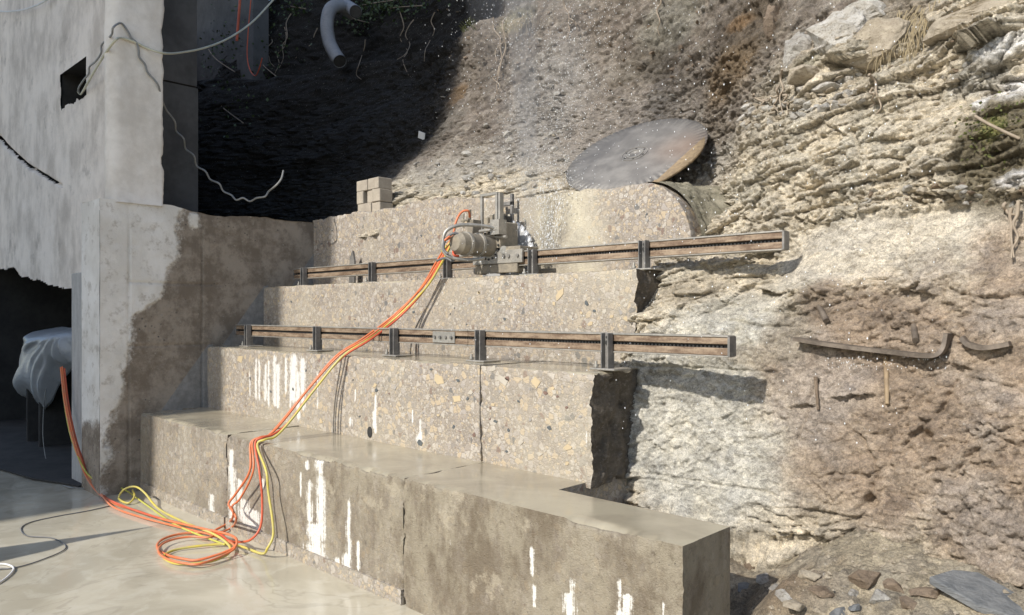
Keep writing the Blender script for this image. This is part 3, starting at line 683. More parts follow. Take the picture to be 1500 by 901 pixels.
# ------------------------------------------------------------------ the sawn concrete steps
def block(name, x0, x1, y0, y1, z0, z1, mat, label, cell_=.0125, rough_right=0., rough_top=0., runs=(), mud=None, top=None, chip=.022, seed=1, right_shape=None, top_shape=None, group='sawn concrete blocks of the steps', rough_left=0.):
    nx = max(2, int((x1-x0)/cell_)); ny = max(2, int((y1-y0)/.035)); nz_ = max(2, int((z1-z0)/cell_))
    lx = np.linspace(x0, x1, nx); ly = np.linspace(y0, y1, ny); lz = np.linspace(z0, z1, nz_)
    if rough_right: ly = np.linspace(y0, y1, max(2, int((y1-y0)/.016)))
    G = []
    a, b = np.meshgrid(lx, lz, indexing='ij'); G.append((np.stack([a, a*0+y0, b], -1), 0))
    a, b = np.meshgrid(lx, ly, indexing='ij'); G.append((np.stack([a, b, a*0+z1], -1), 1))
    lz2 = np.linspace(z0, z1, max(2, int((z1-z0)/.016))) if rough_right else lz
    a, b = np.meshgrid(ly, lz2, indexing='ij'); G.append((np.stack([a*0+x1, a, b], -1), 2 if rough_right else 0))
    a, b = np.meshgrid(ly, lz, indexing='ij'); G.append((np.stack([a*0+x0, a, b], -1)[::-1], 0))
    G.append((np.array([[[x0, y1, z0], [x0, y1, z1]], [[x1, y1, z0], [x1, y1, z1]]], float)[::-1], 0))
    G.append((np.array([[[x0, y0, z0], [x0, y1, z0]], [[x1, y0, z0], [x1, y1, z0]]], float)[::-1], 0))
    V = []; Fs = []; mi = []; off = 0
    for g, m_ in G:
        V.append(g.reshape(-1, 3)); f_ = grid_faces(g.shape[0], g.shape[1], off); Fs.append(f_); mi.append(np.full(len(f_), m_)); off += g.shape[0]*g.shape[1]
    V = np.concatenate(V); Fs = np.concatenate(Fs); mi = np.concatenate(mi)
    x, y, z = V.T.copy()
    ex = np.minimum(x-x0, x1-x); ey = y-y0; ez = z1-z
    # worn arrises: where two faces meet the corner is broken back unevenly
    edge = np.minimum(np.maximum(ey, ez), np.minimum(np.maximum(ex, ey), np.maximum(ex, ez)))
    c = np.clip(fbm(x*5, y*5, z*5, seed, 6, .72)*2.2+.12, 0, 1)*np.exp(-edge/.012)*chip
    y = y+c*np.exp(-ey/.03); z = z-c*np.exp(-ez/.03)
    w_ = .003
    y = y+w_*fbm(x*3, y*3, z*3, seed+1, 3)*np.exp(-ey/.1); z = z+w_*.8*fbm(x*3, y*3, z*3, seed+2, 3)*np.exp(-ez/.1)
    if rough_right:
        d = x1-V[:, 0]; k = np.exp(-d/.02)
        pv = V
        nn = fbm(pv[:, 0]*0, pv[:, 1]*6, pv[:, 2]*4.5, seed+5, 6, .62)
        qi = facet(pv[:, 1]*9+pv[:, 2]*1.3, pv[:, 2]*9, seed+8)
        x = x+(nn*1.2+qi*.55)*rough_right*k
        if right_shape is not None: x = x+right_shape(pv[:, 1], pv[:, 2])*k
    if rough_top:
        k = np.exp(-(z1-V[:, 2])/.02); z = z+k*rough_top*fbm(V[:, 0]*3, V[:, 1]*5, 0*x, seed+6, 5, .6)
    if top_shape is not None:
        z = z0+(z-z0)*(top_shape(V[:, 0])-z0)/(z1-z0)
    run = np.zeros(len(V))
    for px, pya, pyb, wpx in runs:
        pa = at(px, pya, y=y0); pb = at(px, pyb, y=y0); wd = wpx*abs(at(px+1, pya, y=y0).x-pa.x)/2
        tz = (pa.z-V[:, 2])/(pa.z-pb.z)
        wob = .25*wd*vn(V[:, 2]*14, 0*x+px, 0*x, 4)
        prof = np.clip(1-np.abs(V[:, 0]-pa.x-wob)/(wd*2), 0, 1)*sst(-.05, .12, tz)*(1-sst(.86, 1.04, tz))
        run = np.maximum(run, prof*(np.abs(V[:, 1]-y0) < .01))
    mm = np.zeros(len(V)) if mud is None else mud(V[:, 0], V[:, 1], V[:, 2])
    o0 = np.array([(x0+x1)/2, (y0+y1)/2, z0])
    me = mesh_np(name, np.stack([x, y, z], -1)-o0, Fs, attrs={'run': run, 'mud': mm})
    me.materials.append(M[mat]); me.materials.append(M[top or mat]); me.materials.append(M['broken_concrete_shade']); me.polygons.foreach_set('material_index', mi.astype(np.int32))
    o = link(name, me, None, None, tuple(o0)); o['_o'] = [float(c_) for c_ in o0]
    return tag(o, label, 'concrete block', group)
J1a = at(331, 640, y=Y1).x; J1b = at(590.5, 700, y=Y1).x; J2 = at(703, 530, y=Y2).x
mud1 = lambda x, y, z: np.clip(.55+.45*sst(-5.6, -3.2, x)+.35*fbm(x*1.1, z*2.2, 0*x, 77, 4), .1, 1)
r1 = [(338, 655, 715, 6), (340, 680, 770, 9), (350, 700, 735, 8), (372, 745, 790, 26), (358, 730, 770, 14), (310, 722, 756, 7), (450, 674, 690, 7), (468, 672, 694, 12), (453, 700, 770, 8), (470, 690, 800, 13), (463, 765, 822, 22), (458, 800, 828, 34), (494, 815, 850, 8), (511, 728, 845, 6), (507, 810, 850, 12), (500, 845, 858, 26), (525, 790, 838, 5), (528, 860, 880, 8), (440, 690, 730, 3), (385, 700, 720, 4)]
r1c = [(780, 800, 846, 6), (783, 855, 893, 4), (839, 845, 874, 6), (834, 868, 905, 19), (908, 846, 875, 6), (915, 868, 900, 18), (910, 895, 905, 24), (972, 880, 905, 5), (660, 790, 800, 2)]
b1 = block('concrete_block', WX-.28, J1a-.006, Y1, Y2+.05, 0, Z1, 'muddy_concrete', 'leftmost block of the lowest step, half in the wall shadow', runs=r1, mud=mud1, top='wet_top', seed=3, chip=.035)
b2 = block('concrete_block', J1a+.004, J1b-.007, Y1+.006, Y2+.05, 0, Z1-.004, 'muddy_concrete', 'middle block of the lowest step with hoses draped over it', runs=r1, mud=mud1, top='wet_top', seed=5, chip=.045)
def b3end(y, z): return .10*(z-Z1)*-.3+0*y
b3 = block('concrete_block', J1b+.006, E1, Y1+.002, 2.92, 0, Z1, 'muddy_concrete', 'long right-hand block of the lowest step with square sawn end', runs=r1c, mud=lambda x, y, z: np.clip(.98+.2*fbm(x, z*2, 0*x, 7), .5, 1), top='wet_top', seed=8, chip=.025)
b3f = block('concrete_block', J1b+.008, E2-.012, 2.924, 3.72, 0, Z1-.002, 'muddy_concrete', 'narrow strip of concrete joining the long low block to the second step', top='wet_top', seed=9, chip=.0)
r2 = [(366, 540, 585, 2), (375, 520, 590, 3), (380, 525, 590, 3), (389, 530, 592, 4), (394, 525, 600, 3), (402, 516, 600, 5), (407, 530, 603, 7), (419, 520, 580, 3), (430, 516, 595, 11), (437, 540, 620, 5), (444, 520, 605, 7), (425, 560, 600, 3), (465, 540, 600, 2), (550, 575, 640, 3), (548, 600, 630, 5), (604, 600, 620, 2), (616, 612, 650, 5), (614, 635, 650, 8), (859, 630, 655, 3), (520, 570, 590, 2), (513, 610, 625, 4)]
mud2 = lambda x, y, z: np.clip(.18+.5*fbm(x*1.4, z*2, 0*x, 78, 4), 0, .5)
def e2(y, z):      # second step: broken end leans outwards towards its foot and back
    return .02-.10*(y-Y2)
c1 = block('concrete_block', WX-.02, J2-.003, Y2, Y3+.04, Z1-.03, Z2, 'sawn_concrete', 'long left block of the second step with white lime runs', runs=r2, mud=mud2, top='wet_top', seed=12)
c2 = block('concrete_block', J2+.003, E2, Y2+.003, Y3+.04, Z1-.03, Z2-.003, 'sawn_concrete', 'short right block of the second step with rough broken dark end', runs=r2, mud=mud2, top='wet_top', seed=14, rough_right=.04, right_shape=e2)
c3_ = block('concrete_block', WX-.02, E3, Y3, Y4+.04, Z2-.03, Z3, 'sawn_concrete', 'third step of pale sawn concrete below the saw', mud=mud2, top='wet_top', seed=16, rough_right=.04, right_shape=lambda y, z: -.06*(y-Y3)+0*z)
# top block: its right end is the round cut left by a large blade
xr = at(1014, 345, y=Y4).x; xa = at(935, 279, y=Y4).x
def top4(x):
    arc = np.sqrt(np.clip(1-((x-xa)/(xr-xa))**2, 0, 1))
    return np.where(x > xa, 2.02+(Z4-.11-2.02)*arc, Z4-.11*sst(-5.2, -3.6, x))
splash = lambda x, y, z: np.clip(1.25*np.exp(-((x-at(815, 330, y=Y4).x)/.36)**2)+.25*sst(.0, .5, fbm(x*2, z*2, 0*x, 79)), 0, 1)
c4 = block('concrete_block', WX-.02, xr, Y4, Y4+.62, Z3-.03, Z4, 'sawn_concrete', 'top step block with a rounded right end, behind the saw', mud=splash, seed=18, rough_top=.05, top_shape=top4)
# stones cut through by the saw, large enough to pick out on the sawn faces
def inlay(parent, px, py, y0, rad, mat, seed, asp=.8):
    rr = random.Random(seed); p = at(px, py, y=y0); k = rr.randint(4, 6); ph = rr.uniform(0, 6.28); ti = rr.uniform(-.9, .9)
    pts = []
    for i in range(k):
        a = ph+2*math.pi*(i+rr.uniform(-.25, .25))/k; r_ = rad*rr.uniform(.65, 1.2)
        u = math.cos(a)*r_; v = math.sin(a)*r_*asp
        pts.append((p.x+u*math.cos(ti)-v*math.sin(ti), y0-.0035, p.z+u*math.sin(ti)+v*math.cos(ti)))
    MB().prism(pts, (0, .02, 0)).build('aggregate_stone', mat, parent)
for i, (px, py, r_, mat) in enumerate(((643, 556, .055, 'agg_tan'), (670, 585, .05, 'agg_tan'), (735, 555, .055, 'agg_pale'), (785, 559, .05, 'agg_tan'), (352, 525, .065, 'agg_tan'), (327, 517, .05, 'agg_pale'), (632, 541, .014, 'agg_dark'), (671, 557, .018, 'agg_dark'), (726, 617, .02, 'agg_dark'), (805, 627, .02, 'agg_dark'), (742, 661, .014, 'agg_dark'), (763, 648, .03, 'agg_pale'), (832, 655, .032, 'agg_tan'), (695, 637, .018, 'agg_brown'), (527, 610, .014, 'agg_dark'), (549, 565, .025, 'agg_tan'), (470, 617, .03, 'agg_tan'), (615, 648, .03, 'agg_dark'), (590, 540, .028, 'agg_pale'), (560, 530, .025, 'agg_pale'), (722, 540, .03, 'agg_pale'), (812, 575, .022, 'agg_pale'), (690, 575, .028, 'agg_pale'), (650, 610, .02, 'agg_pale'), (530, 575, .022, 'agg_pale'), (665, 625, .016, 'agg_dark'), (830, 597, .012, 'agg_brown'), (745, 630, .014, 'agg_dark'), (790, 665, .025, 'agg_pale'), (850, 610, .014, 'agg_grey'))):
    inlay(c2 if px > 705 else c1, px, py, Y2+(.003 if px > 705 else 0), r_, mat, i, .65)
rr = random.Random(9)
for i in range(46):
    px = rr.uniform(320, 860); py = rr.uniform(525+(px-300)*.06, 590+(px-300)*.17)
    if abs(px-703) < 12: continue
    inlay(c2 if px > 705 else c1, px, py, Y2+(.003 if px > 705 else 0), rr.uniform(.009, .022), rr.choice(('agg_tan', 'agg_pale', 'agg_grey', 'agg_pale', 'agg_dark', 'agg_grey', 'agg_brown')), 100+i, .7)
for i in range(56):
    px = rr.uniform(400, 930); py = rr.uniform(428, 478)
    inlay(c3_, px, py, Y3, rr.uniform(.010, .022), rr.choice(('agg_tan', 'agg_pale', 'agg_grey', 'agg_pale', 'agg_dark', 'agg_grey')), 200+i, .7)
for i, (px, py, r_, mat) in enumerate(((820, 432, .05, 'agg_tan'), (606, 447, .035, 'agg_tan'), (640, 470, .03, 'agg_pale'), (520, 468, .012, 'agg_brown'))):
    inlay(c3_, px, py, Y3, r_, mat, 300+i, .5)
for i in range(34):
    px = rr.uniform(480, 960); py = rr.uniform(330-(px-480)*.06, 370)
    inlay(c4, px, py, Y4, rr.uniform(.010, .024), rr.choice(('agg_tan', 'agg_pale', 'agg_grey', 'agg_pale', 'agg_dark')), 400+i, .7)
# small dark plug hole at the foot of the second step
p = at(542, 633, y=Y2)
mb = MB(); mb.prism([p+Vector((math.cos(a)*.028, -.004, math.sin(a)*.04)) for a in np.linspace(0, math.pi*2, 14)[:-1]], (0, .01, 0)); mb.build('drill_plug', 'black_rubber', c1)
MB().box(J1b-.0065, J1b+.0055, Y1+.015, Y2-.002, Z1-.05, Z1-.005).build('joint_shade_strip', 'joint_gap_shade', b3)  # dark strip standing in for the shade down the saw joint
MB().box(J1a-.0055, J1a+.0035, Y1+.015, Y2-.002, Z1-.05, Z1-.006).build('joint_shade_strip', 'joint_gap_shade', b2)  # same painted shade strip in the left joint
# low kerb left along the foot of the lowest step
k_ = MB(); k_.box(WX+.02, J1a-.01, Y1-.012, Y1+.05, -.02, .085); k_.box(J1a+.01, J1b-.01, Y1-.008, Y1+.05, -.02, .085)
k_.build('foot_kerb', 'muddy_concrete', b2)

# ------------------------------------------------------------------ rounded cut face beyond the top block (olive, damp)
an_, tt_ = np.meshgrid(np.linspace(0, math.pi/2, 44), np.linspace(0, 1, 60), indexing='ij')
cx_ = xa+.03+(xr-xa+.02)*np.sin(an_); cz_ = 2.02+(Z4-.10-2.02)*np.cos(an_)
ns = .030*fbm(cx_*8, tt_*5, cz_*8, 4, 5, .65)+.016*facet(cx_*16+cz_*5, tt_*12, 6)
V = np.stack([cx_+.30*tt_*tt_+ns*sst(0, .1, tt_), Y4+.04+.75*tt_, cz_+.02*tt_+ns*sst(0, .1, tt_)], -1).reshape(-1, 3)
stone_mat('olive_rock', (.22, .20, .14, 1), (.30, .27, .20, 1), (.13, .12, .08, 1))
ro = link('rounded_cut', mesh_np('rounded_cut', V, grid_faces(44, 60)), 'olive_rock', rock)

# ------------------------------------------------------------------ the old building at the left
def wall_grid(lu, lv, f):
    a, b = np.meshgrid(lu, lv, indexing='ij'); return a, b, f(a, b)
bld = thing('concrete_building', 'old grey building at left with square hole, cracked wall and dark doorway', 'building', (-9, 2.5, 0))
WYF = 2.45
lu = np.arange(-13.0, -7.30, .011); lv = np.concatenate([np.arange(1.7, 3.2, .018), np.arange(3.2, 4.35, .009), np.arange(4.35, 6.6, .018)])
a, b = np.meshgrid(lu, lv, indexing='ij')
Yw = WYF+.012*fbm(a*1.2, b*1.2, 0*a, 4, 4)+.004*fbm(a*12, b*12, 0*a, 6, 4)
cr = [at(px, py, y=WYF) for px, py in ((-40, 185), (0, 203), (12, 217), (38, 242), (62, 256), (75, 264), (90, 272))]
for i in range(len(cr)-1):
    p, q = cr[i], cr[i+1]; ux, uz = q.x-p.x, q.z-p.z; L2 = ux*ux+uz*uz
    t = np.clip(((a-p.x)*ux+(b-p.z)*uz)/L2, 0, 1); d = np.hypot(a-p.x-t*ux+.012*fbm(a*9, b*9, 0*a, 8), b-p.z-t*uz)
    Yw = np.maximum(Yw, WYF+.06*np.exp(-(d/(.038*(1-.8*(i+t)/len(cr))))**2)+.012*fbm(a*1.2, b*1.2, 0*a, 4, 4))
low = np.interp(a, [at(px, 400, y=WYF).x for px in (-40, 0, 22, 30, 60, 90, 110, 125)], [at(px, py, y=WYF).z for px, py in ((-40, 392), (0, 394), (18, 395), (30, 405), (60, 413), (90, 424), (110, 428), (125, 428))])
low = low+.03*fbm(a*4, 0*a, 0*a, 3, 4)
hole = [at(px, py, y=WYF) for px, py in ((91, 109), (124, 116), (127, 130), (117, 144), (98, 137), (90, 127))]
hx0 = min(h.x for h in hole); hx1 = max(h.x for h in hole); hz0 = min(h.z for h in hole); hz1 = max(h.z for h in hole)
crk = np.zeros(a.shape, bool)
for i in range(len(cr)-1):
    p, q = cr[i], cr[i+1]; ux, uz = q.x-p.x, q.z-p.z
    t = np.clip(((a-p.x)*ux+(b-p.z)*uz)/(ux*ux+uz*uz), 0, 1); d = np.hypot(a-p.x-t*ux+.035*fbm(a*9, b*9, 0*a, 8, 4), b-p.z-t*uz+.02*fbm(a*12, b*12, 0*a, 9, 3))
    crk |= d < .024*(1-.75*(i+t)/len(cr))
inh = (a > hx0+.02*fbm(a*9, b*9, 0*a, 2)) & (a < hx1) & (b > hz0+.10*(hx1-a)*0+.05*fbm(a*7, b*7, 0*a, 5)) & (b < hz1)
fw = grid_faces(*a.shape); ok = (b > low) & ~inh & ~crk
fw = fw[ok.ravel()[fw].all(1)]
us = np.zeros(a.size, bool); us[fw.ravel()] = True; rm = np.cumsum(us)-1
link('front_wall', mesh_np('front_wall', (np.stack([a, Yw, b], -1).reshape(-1, 3)-np.array([-9, 2.5, 0]))[us], rm[fw]), 'render_wall', bld)
# thickness of that wall: broken underside and lining of the hole
mb = MB(); xx = np.arange(-13, -7.45, .04); zl = np.interp(xx, lu, low[:, 0])
for i in range(len(xx)-1):
    mb.add([(xx[i], WYF+.01, zl[i]+.02), (xx[i+1], WYF+.01, zl[i+1]+.02), (xx[i+1], WYF+.30, zl[i+1]+.06), (xx[i], WYF+.30, zl[i]+.06)], [(0, 1, 2, 3)])
mb.build('broken_soffit', 'render_wall', bld)
mb = MB(); z0_, z1_, x0_, x1_ = hz0-.05, hz1+.03, hx0-.03, hx1+.03
mb.add([(x0_, WYF+.015, z0_), (x1_, WYF+.015, z0_), (x1_, WYF+.015, z1_), (x0_, WYF+.015, z1_), (x0_, WYF+.45, z0_), (x1_, WYF+.45, z0_), (x1_, WYF+.45, z1_), (x0_, WYF+.45, z1_)],
       [(0, 1, 5, 4), (1, 2, 6, 5), (2, 3, 7, 6), (3, 0, 4, 7), (4, 5, 6, 7)])
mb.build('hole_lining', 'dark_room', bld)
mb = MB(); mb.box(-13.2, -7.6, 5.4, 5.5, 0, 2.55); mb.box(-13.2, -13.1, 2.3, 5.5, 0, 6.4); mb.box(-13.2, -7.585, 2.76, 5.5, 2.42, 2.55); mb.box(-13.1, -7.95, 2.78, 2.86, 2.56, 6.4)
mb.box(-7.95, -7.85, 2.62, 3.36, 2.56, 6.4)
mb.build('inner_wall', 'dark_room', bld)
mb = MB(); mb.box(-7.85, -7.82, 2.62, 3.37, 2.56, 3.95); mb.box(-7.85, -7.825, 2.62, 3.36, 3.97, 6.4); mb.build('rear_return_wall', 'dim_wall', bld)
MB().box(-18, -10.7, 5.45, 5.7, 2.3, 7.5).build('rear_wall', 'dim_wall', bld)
# pillar standing on the end of the side wall
Px0, Px1, Py0, Py1 = -7.36, WX, 2.28, 2.745
lz = np.arange(Z4-.02, 6.4, .03); prof = []
for i in range(8): prof.append((Px0+(Px1-Px0-.10)*i/7*1.0-.10*(1-i/7)*0, Py0+.16*(1-i/7)**2.2))
for i in range(1, 7): aa = math.pi/2*i/6; prof.append((Px1-.10+.10*math.sin(aa), Py0+.10*(1-math.cos(aa))*.9))
for i in range(1, 17): prof.append((Px1, Py0+.09+(Py1-Py0-.09)*i/16))
for i in range(1, 5): prof.append((Px1-.26*i/4, Py1))
pa = np.array(prof); px_ = np.repeat(pa[:, 0], len(lz)); py_ = np.repeat(pa[:, 1], len(lz)); pz_ = np.tile(lz, len(prof))
nn_ = fbm(px_*4, py_*4, pz_*2, 3, 4)*.012+.004*fbm(px_*15, py_*15, pz_*15, 8, 3)
chipk = .07*np.clip(fbm(pz_*0+1, pz_*0+2, pz_*2.6, 9, 5, .6), 0, 1)*np.exp(-(Py1-py_)/.05)*(py_ > Py1-.2)
V = np.stack([px_+nn_+.03*np.exp(-(pz_-Z4)/.10), py_+nn_*.5-chipk, pz_], -1)
link('pillar', mesh_np('pillar', np.array(V)-np.array([-9, 2.5, 0]), grid_faces(len(prof), len(lz)), smooth=True), 'pale_concrete', bld)
tag(MB().prism([(-13.1, 5.4, .010), (-13.1, 1.72, .010), (-11, 1.80, .010), (-9.6, 1.78, .010), (-8.9, 1.9, .010), (-8.3, 1.98, .010), (-7.9, 2.12, .010), (-7.63, 2.19, .010), (-7.6, 5.4, .010)], (0, 0, .012)).build('doorway_floor_shade', 'dark_room'), 'dark wet doorway floor with the shade painted into its colour', kind='structure')  # near-black sheet paints the doorway's shade onto the floor
MB().box(-8.02, -7.60, 2.24, 2.30, 0, 1.98).build('door_post', 'grey_timber', bld, bevel=.006)
MB().cyl((-9.6, 3.0, .02), (-8.35, 4.2, 2.3), .03, n=10).build('leaning_prop', 'grey_timber', bld)

# side wall running back from the pillar, sawn through by the steps
lu = np.arange(2.2, 5.0, .012); lv = np.linspace(0, 2.6, 217)
a, b = np.meshgrid(lu, lv, indexing='ij')
topz = Z4+.0*a-.03*sst(2.75, 3.0, a)+.05*fbm(a*2.2, 0*a, 0*a, 5, 5)*sst(2.72, 2.95, a)
bz = b/2.6*topz
Xw = WX+.010*fbm(a*2, bz*2, 0*a, 6, 4)+.004*fbm(a*14, bz*14, 0*a, 7, 3)
yj = [at(px, 400, x=WX).y for px in (188, 296)]
for yy in yj: Xw -= .014*np.exp(-((a-yy+.004*fbm(bz*4, a*0, a*0, 3))/.007)**2)*sst(0, .1, bz)*(1-.6*sst(2.2, 2.4, bz))
for zz, ya, yb in ((at(240, 415, x=WX).z, yj[0], 3.3), (at(270, 505, x=WX).z, yj[0], Y2+.02)): Xw -= .012*np.exp(-((bz-zz)/.008)**2)*(a > ya)*(a < yb)
pale = np.clip(.5+(np.interp(bz, [0, .7, 1., 1.3, 1.6, 1.75, 2., 2.3, 2.6], [2.2, 2.3, 2.38, 2.44, 2.48, 2.68, 2.78, 2.88, 2.92])-a)/.22, 0, 1)
pale = np.maximum(pale, .75*np.exp(-((a-3.02)/.08)**2-((bz-2.47)/.10)**2))
frsh = np.zeros(a.shape)
for (ya, za, ys, zs_) in ((Y4, 2.25, .42, .40), (Y3, Z3+.02, .50, .60), (Y2, Z2+.02, .42, .55)):
    d = (ya-a)/ys+(za-bz)/zs_*0
    frsh = np.maximum(frsh, sst(-.02, .05, (za-(ya-a)*1.35)-bz)*(a < ya+.05)*(bz < za)*(bz > za-.6)*(a > ya-.45))
pale = pale+.45*fbm(a*6, bz*6, 0*a, 15, 5, .6); Xw = Xw+.012*sst(.46, .56, pale)
side = thing('side_wall', 'shaded concrete side wall left of the steps, pale render peeling to brown', 'wall', (WX, 3.5, 0))
link('face', mesh_np('face', np.stack([Xw, a, bz], -1).reshape(-1, 3)-np.array([WX, 3.5, 0]), grid_faces(*a.shape), attrs={'pale': pale, 'fresh': frsh}), 'side_wall', side)
lu2 = np.arange(-7.58, WX+.0001, .02); a2, b2_ = np.meshgrid(lu2, lv, indexing='ij')
yf = 2.2+.004*fbm(a2*6, b2_*4, 0*a2, 3, 4)
link('end_face', mesh_np('end_face', np.stack([a2+(a2 > -7.11)*.003, yf, b2_], -1).reshape(-1, 3)-np.array([WX, 3.5, 0]), grid_faces(*a2.shape), attrs={'pale': np.clip(.5+(b2_-.62)/.22, 0, 1)+.35*fbm(a2*7, b2_*6, 0*a2, 19, 4), 'fresh': 0*a2}), 'side_wall', side)
tv = []
lu3 = np.arange(2.2, 5.0, .04)
for y in lu3:
    zt = float(np.interp(y, lu, topz[:, 0]))
    for k, x in enumerate((WX+.004, -7.2, -7.34, -7.46, -7.58)):
        tv.append((x, y, zt+(.012*float(vn(np.array([y*9]), np.array([x*9]), np.array([0.]), 3)[0]) if k else 0)))
link('coping', mesh_np('coping', np.array(tv)-np.array([WX, 3.5, 0]), grid_faces(len(lu3), 5)), 'stone_block', side)
mb = MB(); mb.box(-7.58, -7.12, 2.215, 5.0, 0, 2.5); mb.build('core', 'dim_wall', side)

# ------------------------------------------------------------------ unseen house left of the camera, added and sized to shade the left side
hs = thing('shade_house', 'tall rendered house outside the picture, added to shade the left side', 'building', (-11, -10, 0))
HX = -7.33
mb = MB(); mb.box(-15, HX, -12, -8, 0, 17.0); mb.build('wall', 'house_render', hs)
mb = MB(); mb.box(-15.2, HX+.004, -12.2, -7.8, 17.002, 17.3); mb.build('roof', 'roof_tile', hs)
for i in range(5):
    for y in (-11.4, -9.6):
        f_ = MB().box(HX, HX+.02, y, y+1.0, 1.5+3.1*i, 2.9+3.1*i).build('window', 'pale_concrete', hs)
        MB().box(HX+.02, HX+.024, y+.08, y+.92, 1.58+3.1*i, 2.82+3.1*i).build('pane', 'glass_dark', f_)
# unseen board, added and cut to cast the shadow crossing the slurry
mb = MB(); mb.prism([(-6.22, -.62, 0), (-5.80, -.62, 0), (-5.78, -.60, 1.25), (-5.86, -.6, 1.55), (-5.93, -.6, 1.62), (-5.95, -.6, 2.10), (-6.05, -.6, 1.7), (-6.2, -.6, 1.2)], (0, .04, 0))
mb.build('shadow_board', 'timber', None, 'board outside the picture at left, added to cast a shadow on the slurry', 'board')

# ------------------------------------------------------------------ saw rails
def rail(xl, xr_, yr, zt, zfoot, feet, breaks, plates, label):
    t = thing('saw_rail', label, 'saw rail', ((xl+xr_)/2, yr, zfoot), 'saw rails bolted along the steps')
    H = .102; zb = zt-H; ends = [xl]+breaks+[xr_]
    for i in range(len(ends)-1):
        a, b = ends[i]+.002, ends[i+1]-.002
        m_ = MB(); m_.box(a, b, yr-.030, yr+.03, zt-.041, zt-.006); m_.box(a, b, yr-.030, yr+.03, zb+.006, zb+.043); m_.box(a, b, yr+.002, yr+.028, zb+.04, zt-.04)
        bm_ = m_.build('beam', 'rusty_steel', t, bevel=.003)
        MB().box(a, b, yr-.036, yr+.036, zt-.0055, zt+.004).build('top_flange', 'pale_steel', bm_, bevel=.0015)
        MB().box(a, b, yr-.036, yr+.036, zb-.002, zb+.0055).build('bottom_flange', 'pale_steel', bm_, bevel=.0015)
    rk = MB(); x = xl+.03
    rk.box(xl+.01, xr_-.02, yr-.006, yr+.001, zb+.043, zt-.042)
    while x < xr_-.04:
        rk.prism([(x, yr-.020, zb+.0435), (x+.005, yr-.020, zb+.053), (x+.010, yr-.020, zb+.053), (x+.015, yr-.020, zb+.0435)], (0, .014, 0)); x += .0225
    rk.build('gear_rack', 'black_rubber', t)
    for xe in (xl, xr_):
        MB().box(xe-.006, xe+.006, yr-.033, yr+.033, zb+.001, zt-.001).build('end_plate', 'dark_steel', t)
    for xf in feet:
        m_ = MB(); m_.box(xf-.026, xf-.019, yr-.085, yr-.038, zfoot+.012, zt+.004); m_.box(xf+.019, xf+.026, yr-.085, yr-.038, zfoot+.012, zt+.004); m_.box(xf-.019, xf+.019, yr-.052, yr-.0375, zfoot+.012, zt+.002)
        m_.box(xf-.024, xf+.024, yr-.0375, yr-.022, zfoot+.012, zb-.003)
        f_ = m_.build('foot_bracket', 'dark_steel', t, bevel=.002)
        MB().box(xf-.085, xf+.085, yr-.11, yr+.05, zfoot+.001, zfoot+.012).build('base_plate', 'pale_steel', f_, bevel=.003)
        MB().cyl((xf-.06, yr-.08, zfoot+.012), (xf-.06, yr-.08, zfoot+.05), .008, n=8).cyl((xf-.06, yr-.08, zfoot+.018), (xf-.06, yr-.08, zfoot+.03), .015, n=6).build('anchor_bolt', 'pale_steel', f_)
        MB().cyl((xf-.0, yr-.056, zt-.05), (xf-.0, yr-.062, zt-.05), .013, n=8).cyl((xf-.0, yr-.056, zt-.02), (xf-.0, yr-.061, zt-.02), .008, n=8).build('clamp_bolt', 'black_rubber', f_)
    for a, b in plates:
        pl = MB().box(a, b, yr-.040, yr-.031, zb+.012, zt-.012).build('joint_plate', 'pale_steel', t, bevel=.002)
        for k in range(4):
            xx = a+(b-a)*(k+.5)/4; MB().cyl((xx, yr-.041, (zt+zb)/2), (xx, yr-.052, (zt+zb)/2), .011, n=6).build('bolt', 'dark_steel', pl)
    return t
def rx(px, y): return at(px, 450, y=y).x
YL, YU = 3.42, 3.97
rail(rx(350, YL), rx(1072, YL), YL, 1.487, Z2, [rx(q, YL-.06) for q in (363, 464, 577, 703, 889)], [rx(690, YL)], [(rx(640, YL), rx(672, YL))], 'lower rusty saw rail on five dark brackets along the second step')
rail(rx(434, YU), rx(1151, YU), YU, 2.047, Z3, [rx(q, YU-.06) for q in (445, 545, 655, 780, 943)], [rx(782, YU)], [], 'upper rusty saw rail carrying the saw along the third step')
# small steel wedge standing behind the upper rail
p = at(512, 385, y=4.18)
MB().prism([(p.x-.05, 4.2, Z3), (p.x+.05, 4.2, Z3), (p.x+.05, 4.2, p.z+.02), (p.x+.02, 4.2, p.z+.12), (p.x-.03, 4.2, p.z+.05)], (0, .02, 0)).build('steel_wedge', 'dark_steel', None, 'dark pointed steel wedge standing behind the upper rail', 'wedge')

# ------------------------------------------------------------------ wall saw
sx = at(718, 358, y=3.92).x; zr = 2.047
saw = thing('wall_saw', 'slurry-covered hydraulic wall saw riding on the upper rail', 'saw', (sx, YU, zr))
def sp_(px, py, y): return at(px, py, y=y)
a = rx(690, YU-.05); b = rx(766, YU-.05)
pl = MB().box(a+.03, b, YU-.062, YU-.038, zr-.082, zr+.016).build('carriage_plate', 'pale_steel', saw, bevel=.004)
for px in (727, 739, 746, 759):
    x = rx(px, YU-.06); MB().cyl((x, YU-.063, zr-.03), (x, YU-.075, zr-.03), .012, n=8).build('bolt', 'dark_steel', pl)
mb = MB(); mb.box(a, b-.02, YU-.06, YU+.14, zr+.008, zr+.04); mb.box(a+.05, b-.05, YU-.058, YU-.03, zr-.15, zr-.085); mb.build('carriage', 'slurried_steel', saw, bevel=.004)
for k in (a+.06, (a+b)/2, b-.09):
    MB().cyl((k, YU-.055, zr-.125), (k, YU+.04, zr-.125), .028, n=14).build('guide_roller', 'dark_steel', saw)
